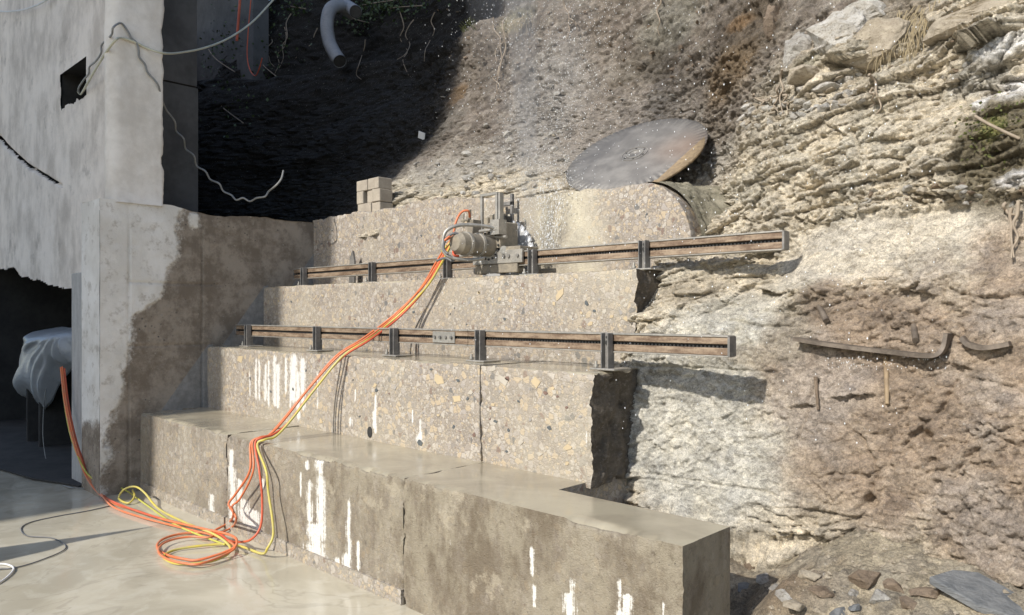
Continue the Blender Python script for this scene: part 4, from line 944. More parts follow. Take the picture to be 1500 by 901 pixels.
gb0 = rx(714, YU-.02); gb1 = rx(735, YU-.02)
mb = MB(); mb.box(gb0, gb1, YU-.02, YU+.16, zr+.041, zr+.235); mb.build('gearbox', 'slurried_steel', saw, bevel=.008)
mb = MB(); g0 = rx(706, YU+.17); g1 = rx(742, YU+.2)
for k in range(3):
    w0 = g0+(g1-g0)*k/3; w1 = g0+(g1-g0)*(k+1)/3-.014
    mb.box(w0, w1, YU+.17, YU+.235, zr+.02, zr+.33-(k == 0)*.015)
mb.build('blade_guard', 'slurried_steel', saw, bevel=.006)
MB().box(g1-.02, g1+.012, YU+.168, YU+.24, zr+.0, zr+.31).build('guard_end', 'black_rubber', saw, bevel=.004)
# upright lifting frame
u0 = rx(706, YU+.05); u1 = rx(728, YU+.05); mb = MB()
ztop = sp_(716, 287, YU+.05).z
mb.box(u0-.011, u0+.011, YU+.04, YU+.062, zr+.04, ztop); mb.box(u1-.011, u1+.011, YU+.04, YU+.062, zr+.04, ztop); mb.box(u0-.011, u1+.011, YU+.0395, YU+.0625, ztop, ztop+.02); mb.box(u1+.016, u1+.034, YU+.045, YU+.09, zr+.06, ztop+.012)
mb.build('lifting_frame', 'pale_steel', saw, bevel=.002)
mb = MB(); q = rx(742, YU+.2)
mb.box(q-.012, q+.012, YU+.25, YU+.275, zr+.2, zr+.49); mb.box(q-.13, q+.012, YU+.25, YU+.275, zr+.40, zr+.43); mb.box(q-.14, q-.115, YU+.25, YU+.275, zr+.2, zr+.45)
mb.build('guard_holder', 'dark_steel', saw, bevel=.002)
# motor: axis towards the yard
mz = sp_(718, 360, 3.9).z; mx = sx
mb = MB(); mb.cyl((mx, YU-.02, mz), (mx, 3.60, mz), .080, n=28); mb.cyl((mx, 3.60, mz), (mx, 3.565, mz), .080, .055, n=28); mb.build('motor', 'slurried_steel', saw)
for yy in (3.66, 3.78): MB().cyl((mx, yy, mz), (mx, yy+.022, mz), .089, n=28).build('motor_band', 'pale_steel', saw)
fl = MB().cyl((mx, YU-.06, mz), (mx, YU-.025, mz), .118, n=32).build('flange', 'slurried_steel', saw)
for k in range(16):
    an = 2*math.pi*k/16; c_x = mx+math.cos(an)*.101; c_z = mz+math.sin(an)*.101
    MB().cyl((c_x, YU-.061, c_z), (c_x, YU-.070, c_z), .009, n=6).build('bolt', 'black_rubber', fl)
hb = MB(); c0 = Vector((mx, 3.58, mz))
hb.tube([(mx+.11, YU-.08, mz+.115), (mx+.06, 3.80, mz+.135), (mx-.02, 3.64, mz+.135), (mx-.07, 3.55, mz+.09), (mx-.085, 3.53, mz), (mx-.07, 3.54, mz-.075), (mx-.02, 3.60, mz-.11), (mx+.03, 3.7, mz-.115), (mx+.06, 3.8, mz-.10)], .013, 10)
hb.build('guard_bar', 'pale_steel', saw)
mb = MB(); vxx = rx(691, 3.86)
mb.box(vxx-.03, vxx+.04, 3.84, 3.92, mz+.09, mz+.20); mb.cyl((vxx-.02, 3.85, mz+.19), (vxx-.02, 3.85, mz+.28), .018, n=10); mb.cyl((vxx-.08, 3.83, mz+.2), (vxx+.0, 3.83, mz+.2), .009, n=8); mb.cyl((vxx-.06, 3.83, mz+.14), (vxx-.06, 3.83, mz+.25), .008, n=8)
mb.build('valve_block', 'slurried_steel', saw, bevel=0)
mb = MB(); mb.cyl(sp_(703, 339, YU-.1), sp_(728, 336, YU-.1), .013, n=10); mb.box(rx(722, YU-.08), rx(735, YU-.08), YU-.11, YU-.03, zr+.13, zr+.24); mb.build('feed_handle', 'pale_steel', saw)
mb = MB(); mb.cyl(sp_(725, 347, YU-.06), sp_(742, 347, YU-.06), .012, n=10); mb.cyl(sp_(738, 366, YU-.07), sp_(738, 366, YU-.03), .03, n=14); mb.build('feed_motor', 'pale_steel', saw)
# toothed blade
def blade(centre, e1, e2, rad, teeth, mat, parent, name, gap=.35, depth=.018, thick=.006, rust=None, hole=.004):
    e1 = Vector(e1); e2 = Vector(e2); nrm = e1.cross(e2).normalized(); prof = []
    for k in range(teeth):
        for fr, rr_ in ((0, rad), (1-gap, rad), (1-gap+.02, rad-depth), (.98, rad-depth)):
            prof.append((2*math.pi*(k+fr)/teeth, rr_))
    V = []; Fs = []; nr = len(prof); rads = [hole, rad*.25, rad*.5, rad*.75, None]
    for sgn in (.5, -.5):
        for rd in rads:
            for an, rr_ in prof:
                r_ = rr_ if rd is None else rd
                V.append(centre+(e1*math.cos(an)+e2*math.sin(an))*r_+nrm*thick*sgn)
    L = len(rads)
    for s_ in (0, 1):
        for k in range(L-1):
            for i in range(nr):
                j = (i+1) % nr; b_ = s_*L*nr+k*nr
                Fs.append((b_+i, b_+j, b_+nr+j, b_+nr+i) if s_ else (b_+i, b_+nr+i, b_+nr+j, b_+j))
    for i in range(nr):
        j = (i+1) % nr; Fs.append(((L-1)*nr+i, (2*L-1)*nr+i, (2*L-1)*nr+j, (L-1)*nr+j)); Fs.append((i, j, L*nr+j, L*nr+i))
    V = np.array([tuple(v) for v in V])
    o0 = origin_of(parent) if parent else np.array(tuple(centre))
    me = mesh_np(name, V-o0, Fs, attrs={'rust': (rust(V) if rust else np.zeros(len(V)))})
    return link(name, me, mat, parent, None if parent else tuple(o0))
bc = at(742, 378, y=4.23); rb = at(783, 378, y=4.23).x-bc.x
bl = blade(bc, (1, 0, 0), (0, 0, 1), rb, 30, 'blade_bright', saw, 'saw_blade', .28, .02, .005)
# ------------------------------------------------------------------ large blade lying on the bank
th = R(25); V3 = Vector((VX, VY, 0)); R3 = Vector((RX, RY, 0)); Zv = Vector((0, 0, 1))
C = at(930, 226, y=4.80)
e1 = (R3*math.cos(th)+Zv*math.sin(th)).normalized(); pp = (-R3*math.sin(th)+Zv*math.cos(th))
e2 = (pp*.52+V3*.854).normalized()
rad = 106/F*((C-Vector((0, 0, EYE))).dot(V3))
def rst(V):
    d = V-np.array(tuple(C)); u = d@np.array(tuple(e1)); v = d@np.array(tuple(e2))
    return np.clip(np.exp(-((u-.30)/.20)**2-((v+.26)/.22)**2)*.5, 0, 1)
big = blade(C, e1, e2, rad, 64, 'blade_steel', None, 'large_saw_blade', .30, .009, .008, rst)
tag(big, 'large grey toothed saw blade with rust bloom leaning on the bank', 'saw blade')
nb = e1.cross(e2).normalized()
if nb.dot(-V3) < 0: nb = -nb
hub = MB()
for r0_, r1_ in ((.055, .066), (.10, .104)):
    m_ = 40
    vs_ = [C+(e1*math.cos(2*math.pi*k/m_)+e2*math.sin(2*math.pi*k/m_))*r_+nb*h_ for r_, h_ in ((r0_, .005), (r0_, .009), (r1_, .009), (r1_, .005)) for k in range(m_)]
    hub.add(vs_, [(q*m_+k, q*m_+(k+1) % m_, (q+1)*m_+(k+1) % m_, (q+1)*m_+k) for q in range(3) for k in range(m_)])
big['_o'] = [float(c) for c in C]
hub.build('hub_ring', 'pale_steel', big)
for k in range(6):
    an = 2*math.pi*k/6; c0 = C+(e1*math.cos(an)+e2*math.sin(an))*.083; MB().cyl(c0+nb*.003, c0+nb*.006, .009, n=8).build('bolt_hole', 'black_rubber', big)
C2 = C+nb*-.05-e1*.02-e2*.09
bl2 = blade(C2, (e1+nb*.06).normalized(), (e2-nb*.10).normalized(), rad*.93, 52, 'timber', None, 'round_board', .04, .001, .018, None, .01)
tag(bl2, 'round tan wooden board wedged under the large saw blade', 'board')

# ------------------------------------------------------------------ stacked blocks on the top step
bx0 = at(550, 316, z=Z4).x
def pb(x0, x1, y0, y1, z0, z1, lab, rot=0):
    MB().box(bx0+x0, bx0+x1, y0, y1, z0, z1, (0, 0, rot) if rot else None).build('stone_block', 'stone_block', None, lab, 'stone block', 'stone blocks stacked on the top step', bevel=.006)
ty = 4.46; tz = Z4+.02
pb(-.17, .06, ty, ty+.17, tz, tz+.10, 'left stone block at the bottom of the small stack')
pb(.065, .20, ty+.01, ty+.18, tz, tz+.095, 'right stone block at the bottom of the small stack')
pb(-.18, -.07, ty-.005, ty+.16, tz+.101, tz+.228, 'left upright stone block in the middle of the small stack')
pb(-.03, .06, ty+.02, ty+.17, tz+.101, tz+.228, 'middle upright stone block of the small stack')
pb(.075, .20, ty, ty+.17, tz+.101, tz+.228, 'right upright stone block of the small stack', .08)
pb(-.19, -.005, ty, ty+.16, tz+.230, tz+.34, 'left stone block on top of the small stack')
pb(.0, .19, ty+.005, ty+.17, tz+.231, tz+.345, 'right stone block on top of the small stack', -.04)

# ------------------------------------------------------------------ hoses
def hose(name, mat, pts, r, label, cat='hose', group='hydraulic hoses feeding the saw', n=8, sub=7):
    return MB().tube(pts, r, n, sub).build(name, mat, None, label, cat, group)
air = [(664, 352, -4.14), (655, 366, -4.2), (640, 390, -4.3), (617, 424, -4.46), (578, 464, -4.66), (535, 499, -4.70), (497, 526, -4.77), (455, 574, -4.88), (420, 617, -4.90)]
bag = [(92, 538), (98, 590), (110, 645), (128, 695), (147, 722)]
def bundle(du, dz, face, floor, start=None):
    rr = random.Random(int(du*1e4)+int(dz*1e4)*3)
    ph = rr.uniform(0, 6.28); P = []
    for i, (px, py, x) in enumerate(air):
        t = i/(len(air)-1); sw = .028*math.sin(t*math.pi)*math.sin(ph+t*7)
        P.append(at(px, py, x=x)+Vector((du*(.5+1.6*t)+sw, 0, dz+.012+.02*math.sin(t*math.pi)*math.cos(ph*2+t*6))))
    P += [Vector((-4.9+du*2+ex, ey, ez+abs(dz))) for ex, ey, ez in ((0, 2.63, .735), (0, 2.55, .722), (-.01, 2.50, .685))]
    if start: P = [at(px, py, y=y) for px, py, y in start]+P
    P += [at(px, py, y=2.46+dy) for px, py, dy in face]
    P += [at(px, py, z=z) for px, py, z in floor]
    xb = [-8.0, -7.9, -7.65, -7.4, -7.15]
    P += [at(px+du*150, py, x=x)+Vector((0, 0, dz*.6)) for (px, py), x in list(zip(bag, xb))[::-1]]
    return P
loop = lambda cx, cy, ax, ay, a0, a1, k, z0, z1: [(cx+ax*math.cos(R(a0+(a1-a0)*i/k)), cy+ay*math.sin(R(a0+(a1-a0)*i/k)), z0+(z1-z0)*i/k) for i in range(k+1)]
hose('hydraulic_hose', 'hose_orange', bundle(-.02, 0, [(366, 690, 0), (345, 724, 0), (335, 738, -.03), (342, 752, -.1)], [(336, 765, .05), (318, 775, .02)]+loop(292, 800, 62, 20, -75, -270, 8, .015, .015)+[(338, 805, .05), (347, 792, .09), (335, 783, .08), (300, 775, .05), (240, 761, .03), (200, 748, .02), (168, 738, .015)], [(688, 318, 3.80), (686, 309, 3.76), (676, 311, 3.72), (668, 325, 3.68)]), .0085, 'orange hose looping highest over the saw before joining the bundle')
hose('hydraulic_hose', 'hose_red', bundle(.015, -.015, [(380, 690, 0), (384, 730, 0), (382, 770, -.03), (368, 790, -.08)], [(350, 794, .04), (335, 792, .05), (318, 781, .05), (270, 768, .03), (220, 755, .03), (168, 736, .03)], [(672, 375, 3.62), (664, 372, 3.58)]), .0082, 'red hose hanging steeply down the lowest step in the bundle')
hose('hydraulic_hose', 'hose_orange', bundle(-.005, .012, [(371, 690, -.01), (352, 730, -.01), (340, 742, -.04), (346, 760, -.1)], [(340, 772, .03), (320, 782, .02)]+loop(288, 806, 56, 20, -70, -275, 8, .03, .03)+[(330, 812, .04), (344, 800, .06), (318, 786, .03), (262, 772, .02), (205, 757, .02), (165, 742, .02)], [(660, 345, 3.55), (652, 352, 3.52)]), .0075, 'pale orange hose making the inner floor loop of the bundle')
hose('hydraulic_hose', 'hose_yellow', bundle(.03, .004, [(390, 690, 0), (393, 720, 0), (399, 760, -.01), (400, 785, -.02), (392, 803, -.06)], [(384, 811, .02), (355, 801, .02), (330, 797, .02), (290, 800, .02), (255, 806, .015), (240, 816, .015), (262, 826, .015), (310, 822, .02), (338, 806, .03), (318, 785, .05), (270, 765, .02), (232, 745, .02), (212, 722, .09), (198, 713, .12), (182, 717, .10), (174, 730, .03), (188, 737, .02), (197, 727, .05), (194, 718, .06)], [(655, 360, 3.58), (648, 368, 3.58)])[:-5], .0085, 'yellow hose curling up in a small loop at the wall foot')
hose('hydraulic_hose', 'hose_lime', [at(px, py, x=x) for px, py, x in ((90, 540, -8.02), (93, 580, -7.95), (104, 640, -7.7), (125, 690, -7.4))]+[at(px, py, z=z) for px, py, z in ((150, 708, .10), (180, 716, .05), (215, 740, .02), (260, 770, .02), (330, 798, .02))], .007, 'thin lime-green hose leading from the covered pump to the floor bundle')
MB().tube([at(px, py, y=y) for px, py, y in ((678, 346, 3.62), (664, 342, 3.56), (652, 352, 3.53), (650, 365, 3.52), (656, 372, 3.53))], .010, 8).build('return_hose', 'wire_dark', saw)
MB().tube([at(px, py, y=y) for px, py, y in ((640, 382, 3.6), (652, 378, 3.6), (664, 382, 3.62), (667, 370, 3.62), (668, 358, 3.6))], .009, 8).build('return_hose', 'wire_dark', saw)
# cables on the floor
hose('floor_wire', 'wire_dark', [at(px, py, z=.006) for px, py in ((165, 740), (130, 748), (80, 757), (45, 765), (31, 774), (40, 785), (75, 788), (95, 798), (90, 808), (50, 824), (20, 832), (0, 834), (-30, 840))], .004, 'thin dark wire snaking over the slurry at left', 'wire', None)
hose('floor_cable', 'white_cable', [at(px, py, z=.008) for px, py in ((-40, 828), (0, 826), (14, 828), (20, 833), (14, 842), (0, 853), (-30, 870))], .006, 'white cable bend at the left edge of the floor', 'cable', None)
hose('hanging_wire', 'grey_conduit', [at(px, py, y=2.35) for px, py in ((67, 570), (64, 600), (63, 640), (68, 675), (78, 700))]+[at(95, 712, z=.01), at(130, 716, z=.01)], .005, 'thin grey wire hanging from the covered pump to the floor', 'wire', None)

# ------------------------------------------------------------------ cables on the building
YB = 2.27
cc = [at(px, py, y=y) for px, py, y in ((402, -2, 4.6), (370, 32, 4.2), (335, 56, 3.8), (300, 70, 3.4), (265, 77, 3.05), (240, 78, 2.72))]+[at(214, 70, x=WX+.015), at(196, 61, x=WX+.02), at(178, 56, x=WX+.03), at(168, 60, y=2.27), at(150, 85, y=2.3), at(132, 115, y=2.36), at(122, 133, y=2.42), at(118, 138, y=2.5), at(112, 132, y=2.7)]
hose('power_cable', 'cream_cable', cc, .011, 'cream cable strung across the pillar into the square hole', 'cable', None)
wv = [at(px, py, y=y) for px, py, y in ((112, 130, 2.7), (117, 137, 2.5), (115, 130, 2.42), (122, 118, 2.40), (130, 108, 2.40), (131, 98, 2.39), (140, 90, 2.36), (148, 78, 2.34), (149, 66, 2.34), (158, 57, 2.31), (164, 50, 2.28), (166, 40, 2.26))]
wv += [at(px, py, x=WX+.02) for px, py in ((177, 34), (186, 44), (192, 55), (200, 63), (203, 74), (204, 84), (212, 94), (216, 106), (226, 117), (232, 126))]
zig = [(236, 142, 2.9), (243, 160, 3.0), (256, 178, 3.1), (258, 192, 3.15), (269, 203, 3.2), (272, 218, 3.25), (284, 228, 3.3), (288, 243, 3.35), (301, 251, 3.4), (308, 263, 3.45), (321, 269, 3.5), (327, 280, 3.55), (339, 286, 3.6), (346, 293, 3.6), (356, 290, 3.65), (366, 295, 3.7), (376, 290, 3.72), (388, 288, 3.75), (394, 280, 3.8), (404, 272, 3.8), (412, 262, 3.85), (415, 250, 3.9)]
wv += [at(px, py, y=y-.16) for px, py, y in zig]
hose('wavy_conduit', 'grey_conduit', wv, .009, 'wavy grey conduit sagging from the pillar across the dark bank', 'conduit', None, sub=5)
hose('wall_cable', 'white_cable', [at(px, py, y=2.4) for px, py in ((-10, 16), (12, 17), (36, 14), (58, 6), (74, -4))], .010, 'white cable at the top left corner of the wall', 'cable', None)
hose('red_hose', 'hose_red', [at(px, py, y=y) for px, py, y in ((352, -5, 5.2), (350, 20, 5.2), (348, 45, 5.2), (347, 60, 5.2))], .02, 'short red hose hanging at the top of the dark bank', 'hose', None)
hose('red_hose', 'hose_red', [at(px, py, y=5.0) for px, py in ((368, -5), (364, 40), (362, 80), (366, 102), (374, 111), (380, 100), (384, 85))], .008, 'thin red hose loop hanging in front of the dark bank', 'hose', None)
# corrugated drain pipes
def corr(pts, r, label):
    P = spline(pts, 40); t = MB(); fr = frames(P); vs = []; n = 20
    for i, p in enumerate(P):
        r_ = r*(1+.035*math.cos(i*1.6)); u, w_ = fr[i]
        vs += [p+(u*math.cos(2*math.pi*k/n)+w_*math.sin(2*math.pi*k/n))*r_ for k in range(n)]
    t.add(vs, [(i*n+k, i*n+(k+1) % n, (i+1)*n+(k+1) % n, (i+1)*n+k) for i in range(len(P)-1) for k in range(n)], True)
    o = t.build('drain_pipe', 'grey_pipe', None, label, 'pipe', 'corrugated drain pipes')
    for e, q in ((0, 6), (-1, -7)):
        b_ = MB(); b_.cyl(P[e], P[q], r*.9, n=n); b_.build('pipe_mouth', 'black_rubber', o)
    return o
corr([at(px, py, y=y) for px, py, y in ((515, 20, 6.15), (498, 9, 5.9), (484, 14, 5.7), (479, 35, 5.62), (482, 60, 5.6), (490, 78, 5.58), (498, 90, 5.55))], .088, 'grey corrugated pipe arching down over the dark bank')
corr([at(px, py, y=y) for px, py, y in ((508, 8, 6.3), (515, 13, 6.05), (521, 17, 5.85))], .085, 'short grey pipe stub pointing out beside the arching pipe')
# litter
p = on_rock(623, 201); MB().box(p.x-.05, p.x+.05, p.y-.06, p.y-.05, p.z-.03, p.z+.05, (.3, .4, .2)).build('white_scrap', 'white_litter', None, 'white scrap of paper on the bank at the shadow edge', 'scrap')

# ------------------------------------------------------------------ covered pump in the doorway
pump = MB(); pc = at(66, 520, y=2.62)
pump.box(pc.x-.30, pc.x+.22, 2.55, 3.0, .55, 1.30); pump.box(pc.x-.34, pc.x-.29, 2.5, 3.05, 0, 1.0); pump.box(pc.x+.20, pc.x+.25, 2.5, 3.05, 0, 1.0)
pump.build('hydraulic_pump', 'dark_room', None, 'dark hydraulic pump standing under a plastic sheet in the doorway', 'pump', bevel=.01)
V = []; nu, nv = 60, 30
outline = [(62, 481), (92, 481), (107, 490), (108, 520), (98, 540), (86, 543), (78, 560), (68, 590), (55, 599), (35, 588), (15, 572), (26, 545), (30, 510), (42, 486)]
cen = at(68, 505, y=2.42)
op = [at(px, py, y=2.5) for px, py in outline]; op = spline(op+[op[0]], 5)[:-1]; nu = len(op)
for j in range(nv):
    t = j/(nv-1)
    for i, q in enumerate(op):
        an = 2*math.pi*i/nu
        p = cen.lerp(q, t)
        ox = at(96, 484, y=2.5); rx_, rz_ = p.x-ox.x, p.z-ox.z; dd = math.hypot(rx_, rz_); a2_ = math.atan2(rz_, rx_)
        fold = (.11*float(vn(np.array([a2_*4.5]), np.array([dd*.8]), np.array([0.]), 6)[0])+.06*float(vn(np.array([a2_*12]), np.array([dd*1.5]), np.array([0.]), 7)[0]))*min(1, dd*1.6)
        V.append((p.x, 2.40+.22*t*t-.10*math.sin(t*math.pi)*.5+fold, p.z+fold*.2))
Fs = [(j*nu+i, j*nu+(i+1) % nu, (j+1)*nu+(i+1) % nu, (j+1)*nu+i) for j in range(nv-1) for i in range(nu)]
me = mesh_np('plastic_cover', V, Fs, smooth=True)
o = link('plastic_cover', me, 'plastic_sheet'); tag(o, 'crumpled grey-white plastic sheet over the pump in the dark doorway', 'plastic sheet')
sol = o.modifiers.new('thickness', 'SOLIDIFY'); sol.thickness = .003

# ------------------------------------------------------------------ old steel and stakes in the rock
def bar(name, mat, pts, w_, h_, label, cat, group=None):
    P = spline(pts, 8); m_ = MB(); vs = []
    for i, p in enumerate(P):
        d = (P[min(i+1, len(P)-1)]-P[max(i-1, 0)]).normalized(); s_ = Vector((0, -1, 0)); up = d.cross(s_).normalized()
        vs += [p+up*h_+s_*0, p+up*h_+s_*w_, p-up*h_+s_*w_, p-up*h_]
    fs = [(i*4+k, i*4+(k+1) % 4, (i+1)*4+(k+1) % 4, (i+1)*4+k) for i in range(len(P)-1) for k in range(4)]+[(0, 1, 2, 3), (len(vs)-1, len(vs)-2, len(vs)-3, len(vs)-4)]
    return m_.add(vs, fs).build(name, mat, None, label, cat, group)
simple('old_steel', (.10, .08, .062, 1), (.19, .155, .12, 1), 14, .6, .2, .5, 80)
pts = [on_rock(px, py) for px, py in ((1172, 496), (1200, 501), (1250, 508), (1310, 515), (1355, 520), (1378, 519), (1389, 508), (1393, 488))]
bar('bent_steel_bar', 'old_steel', [p+Vector((0, .02, 0)) for p in pts], .11, .009, 'long rusty steel bar bent upward at its end, projecting from the rock', 'steel bar')
pts = [on_rock(px, py) for px, py in ((1412, 494), (1422, 504), (1440, 509), (1462, 507), (1482, 503))]
bar('bent_steel_bar', 'old_steel', [p+Vector((0, .02, 0)) for p in pts], .08, .010, 'short curved steel bar in the rock near the right edge', 'steel bar')
for (pa, pb_, r_, lab) in (((1194, 444), (1214, 470), .016, 'dark steel stub sticking out above the bent bar, left one'), ((1335, 474), (1344, 498), .014, 'dark steel stub sticking out above the bent bar, right one')):
    a = on_rock(*pa); b = on_rock(*pb_); MB().cyl(a+Vector((0, .03, 0)), b+Vector((0, -.03, 0)), r_, n=10).build('steel_stub', 'old_steel', None, lab, 'steel stub', 'steel stubs in the rock')
for (pa, pb_, r_, lab, mat) in (((1299, 524), (1301, 592), .013, 'pale wooden stake standing under the bent steel bar', 'timber'), ((1196, 552), (1200, 600), .010, 'thin brown stake in the wet rock left of the pale one', 'stone_brown')):
    a = on_rock(*pa); b = on_rock(*pb_); MB().cyl(a+Vector((0, -.012, 0)), b+Vector((0, -.012, 0)), r_, r_*.7, n=8).build('wooden_stake', mat, None, lab, 'stake', 'stakes in the rock')

# ------------------------------------------------------------------ roots, dry grass and leaves
rr = random.Random(21)
def strand(m_, px, py, dpx, dpy, r, k=5, out=.03, wob=6):
    P = []
    for i in range(k+1):
        t = i/k; p = on_rock(px+dpx*t+rr.uniform(-wob, wob)*(0 < i), py+dpy*t+rr.uniform(-wob, wob)*.5); P.append(p+Vector((0, -out*(1-.3*t)-rr.uniform(0, .03), 0)))
    m_.tube(P, lambda t: r*(1-.7*t)+.001, 5, 4)
for lab, ls in (('pale roots hanging down the earth bank above the saw', ((742, 30, -5, 70), (745, 60, -12, 80), (728, 30, 8, 60), (735, 100, -8, 45))), ('two pale roots hanging at the top of the earth cliff', ((968, -5, -3, 60), (830, 0, 4, 60), (838, 30, 8, 10))),
                ('grey roots in the broken stone right of the large blade', ((1150, 105, -6, 60), (1144, 130, -4, 35), (1152, 140, 8, 25), (1110, 140, 18, 18), (1120, 150, 30, -10))), ('tangled twigs hanging in the dark bank at left', ((430, 20, -20, 80), (420, 40, -8, 70), (395, 50, 8, 50), (540, 60, -10, 60), (610, 30, -20, 60), (590, 20, 10, 90), (640, 20, -15, 70), (470, 45, -30, 40))),
                ('thin twig rooted in the beige rock at right', ((1278, 110, 14, 60), (1283, 130, -4, 30))), ('fine wiry root hanging on the pale band at the right edge', ((1475, 300, 18, 20), (1485, 305, 0, 70), (1495, 300, -10, 80)))):
    r_ = thing('root', lab, 'root', on_rock(ls[0][0], ls[0][1]), 'roots and twigs on the cliff')
    for px, py, ddx, ddy in ls:
        m_ = MB(); strand(m_, px, py, ddx, ddy, .008); m_.build('strand', 'root', r_)
def tuft(px, py, k, L, mat, label, w_=.0032, spread=.5, hang=.0):
    m_ = MB(); p0 = on_rock(px, py)
    for i in range(k):
        b = p0+Vector((rr.uniform(-.12, .12), -.02, rr.uniform(-.05, .05))); a = rr.uniform(-spread, spread); l_ = L*rr.uniform(.5, 1.2)
        d = Vector((math.sin(a), -rr.uniform(.1, .7), math.cos(a)*(1-2*hang))).normalized()
        e = b+d*l_+Vector((0, 0, -.35*l_)); m = b.lerp(e, .55)+Vector((0, -.02, .12*l_)); s_ = Vector((RX, RY, 0))*w_
        m_.add([b-s_, b+s_, m+s_*.8, m-s_*.8, e], [(0, 1, 2, 3), (3, 2, 4)])
    m_.build('grass_tuft', mat, None, label, 'grass', 'tufts of grass on the cliff')
tuft(1332, 40, 60, .22, 'dry_grass', 'dry straw-coloured grass between the rock blocks at upper right', hang=1)
tuft(1345, 20, 40, .2, 'dry_grass', 'dry grass at the top edge right of the pale boulder', hang=1)
tuft(770, 30, 70, .25, 'dry_grass', 'dry yellow grass hanging at the top of the earth bank', hang=.6)
tuft(1310, 70, 25, .14, 'dry_grass', 'few dry stalks under the pale boulder', hang=1)
tuft(690, 42, 30, .12, 'leaf_moss', 'small green tuft at the shadow edge of the bank', hang=0)
def leafy(px, py, k, sx_, sz_, mat, label, leaf=.05, out=.12):
    m_ = MB(); p0 = on_rock(px, py)
    for i in range(k):
        q = p0+Vector((rr.gauss(0, sx_), -abs(rr.gauss(0, out)), rr.gauss(0, sz_))); l_ = leaf*rr.uniform(.5, 1.3)
        d = Vector((rr.uniform(-1, 1), rr.uniform(-1, .1), rr.uniform(-.8, .6))).normalized(); s_ = d.cross(Vector((rr.uniform(-1, 1), rr.uniform(-1, 1), rr.uniform(-1, 1)))).normalized()*l_*.42
        nn_ = d.cross(s_).normalized()*l_*.1
        m_.add([q, q+d*l_*.45+s_+nn_, q+d*l_, q+d*l_*.45-s_+nn_], [(0, 1, 2), (0, 2, 3)])
    r_ = thing('creeper_plant', label, 'plant', p0, 'leafy plants on the dark bank')
    m_.build('leaves', mat, r_)
    MB().tube([p0+Vector((-sx_, -.05, sz_)), p0+Vector((-.2*sx_, -.1, .1*sz_)), p0+Vector((sx_, -.08, -sz_))], .008, 5).build('stem', 'root', r_)
for px, py, k, a_, b_, lab in ((560, 6, 320, .5, .10, 'green leaves hanging over the very top of the dark bank'), (530, 30, 260, .30, .14, 'dark green leaves around the pipe stub at the top'), (600, 12, 240, .40, .10, 'dark green leaves along the top edge of the bank'), (440, 12, 220, .30, .12, 'green leaves above the arching pipe'), (275, 45, 90, .25, .12, 'dark leaves beside the pillar near the cream cable'), (265, 105, 70, .25, .12, 'dark leaves beside the pillar below the cream cable'), (330, 90, 160, .5, .3, 'dark creeper covering the shaded bank behind the cables'), (400, 100, 200, .5, .35, 'dark creeper below the red hose loop'), (340, 160, 120, .5, .3, 'dark creeper low in the shaded bank')):
    leafy(px, py, k, a_, b_, 'leaf_dark', lab)
leafy(1465, 190, 260, .09, .07, 'leaf_moss', 'moss cushion on the dark rock at right', .018, .02)
# boulders of the broken bed at upper right
for i, (px, py, sx_, sz_, mat, lab) in enumerate(((1222, 55, .17, .16, 'stone_white', 'large pale boulder high on the right, left of a brown one'), (1284, 62, .17, .15, 'stone_beige', 'large brownish boulder in the broken bed at upper right'), (1262, 18, .16, .10, 'stone_white', 'white-topped boulder at the top edge'), (1170, 70, .10, .12, 'stone_grey', 'grey boulder left of the large pale one'), (1172, 110, .09, .06, 'stone_beige', 'flat beige stone below the grey boulder'), (1210, 130, .09, .035, 'stone_white', 'long pale stone lying under the boulders'), (1128, 35, .06, .16, 'stone_brown', 'tall narrow brown stone in the dark earth'), (1430, 25, .30, .07, 'stone_beige', 'long overhanging beige slab at the upper right edge'))):
    p = on_rock(px, py); me = hull_stone('boulder', sx_*1.05, .16, sz_*1.05, 50+i, 34, .55)
    bm = bmesh.new(); bm.from_mesh(me); bmesh.ops.subdivide_edges(bm, edges=bm.edges, cuts=2, use_grid_fill=True)
    vc = np.array([tuple(v.co) for v in bm.verts]); d_ = fbm(vc[:, 0]*9+i, vc[:, 1]*9, vc[:, 2]*12, 5, 4)
    for v, e in zip(bm.verts, d_): v.co += v.co.normalized()*float(e)*.06
    bm.to_mesh(me); bm.free()
    o = link('boulder', me, mat, None, p+Vector((0, .085, 0))); o.rotation_euler = (0, random.uniform(-.2, .2), random.uniform(-.3, .3)); tag(o, lab, 'boulder', 'boulders in the broken bed')

# ------------------------------------------------------------------ water thrown up by the saw
rr = random.Random(77); dv = []; df = []
src = at(790, 365, y=4.25)
oct_f = [(0, 2, 4), (2, 1, 4), (1, 3, 4), (3, 0, 4), (2, 0, 5), (1, 2, 5), (3, 1, 5), (0, 3, 5)]
def drop(p, s, st=1.):
    b = len(dv); dv.extend([(p[0]+s, p[1], p[2]), (p[0]-s, p[1], p[2]), (p[0], p[1]+s, p[2]), (p[0], p[1]-s, p[2]), (p[0], p[1], p[2]+s*st), (p[0], p[1], p[2]-s*st)])
    df.extend([(i+b, j+b, k+b) for i, j, k in oct_f])
for i in range(5200):
    u = rr.random(); h_ = rr.random()**.8*3.3
    s_ = .05+.16*h_
    x = src.x+.10*h_+rr.gauss(0, s_)*1.1+(.2*h_ if rr.random() < .35 else 0); y = src.y-.02+rr.gauss(0, .06+.10*h_)-.08*h_; z = src.z+h_-.1
    drop((x, y, z), rr.choice((.0015, .002, .0025, .003)), rr.uniform(1, 2.2))
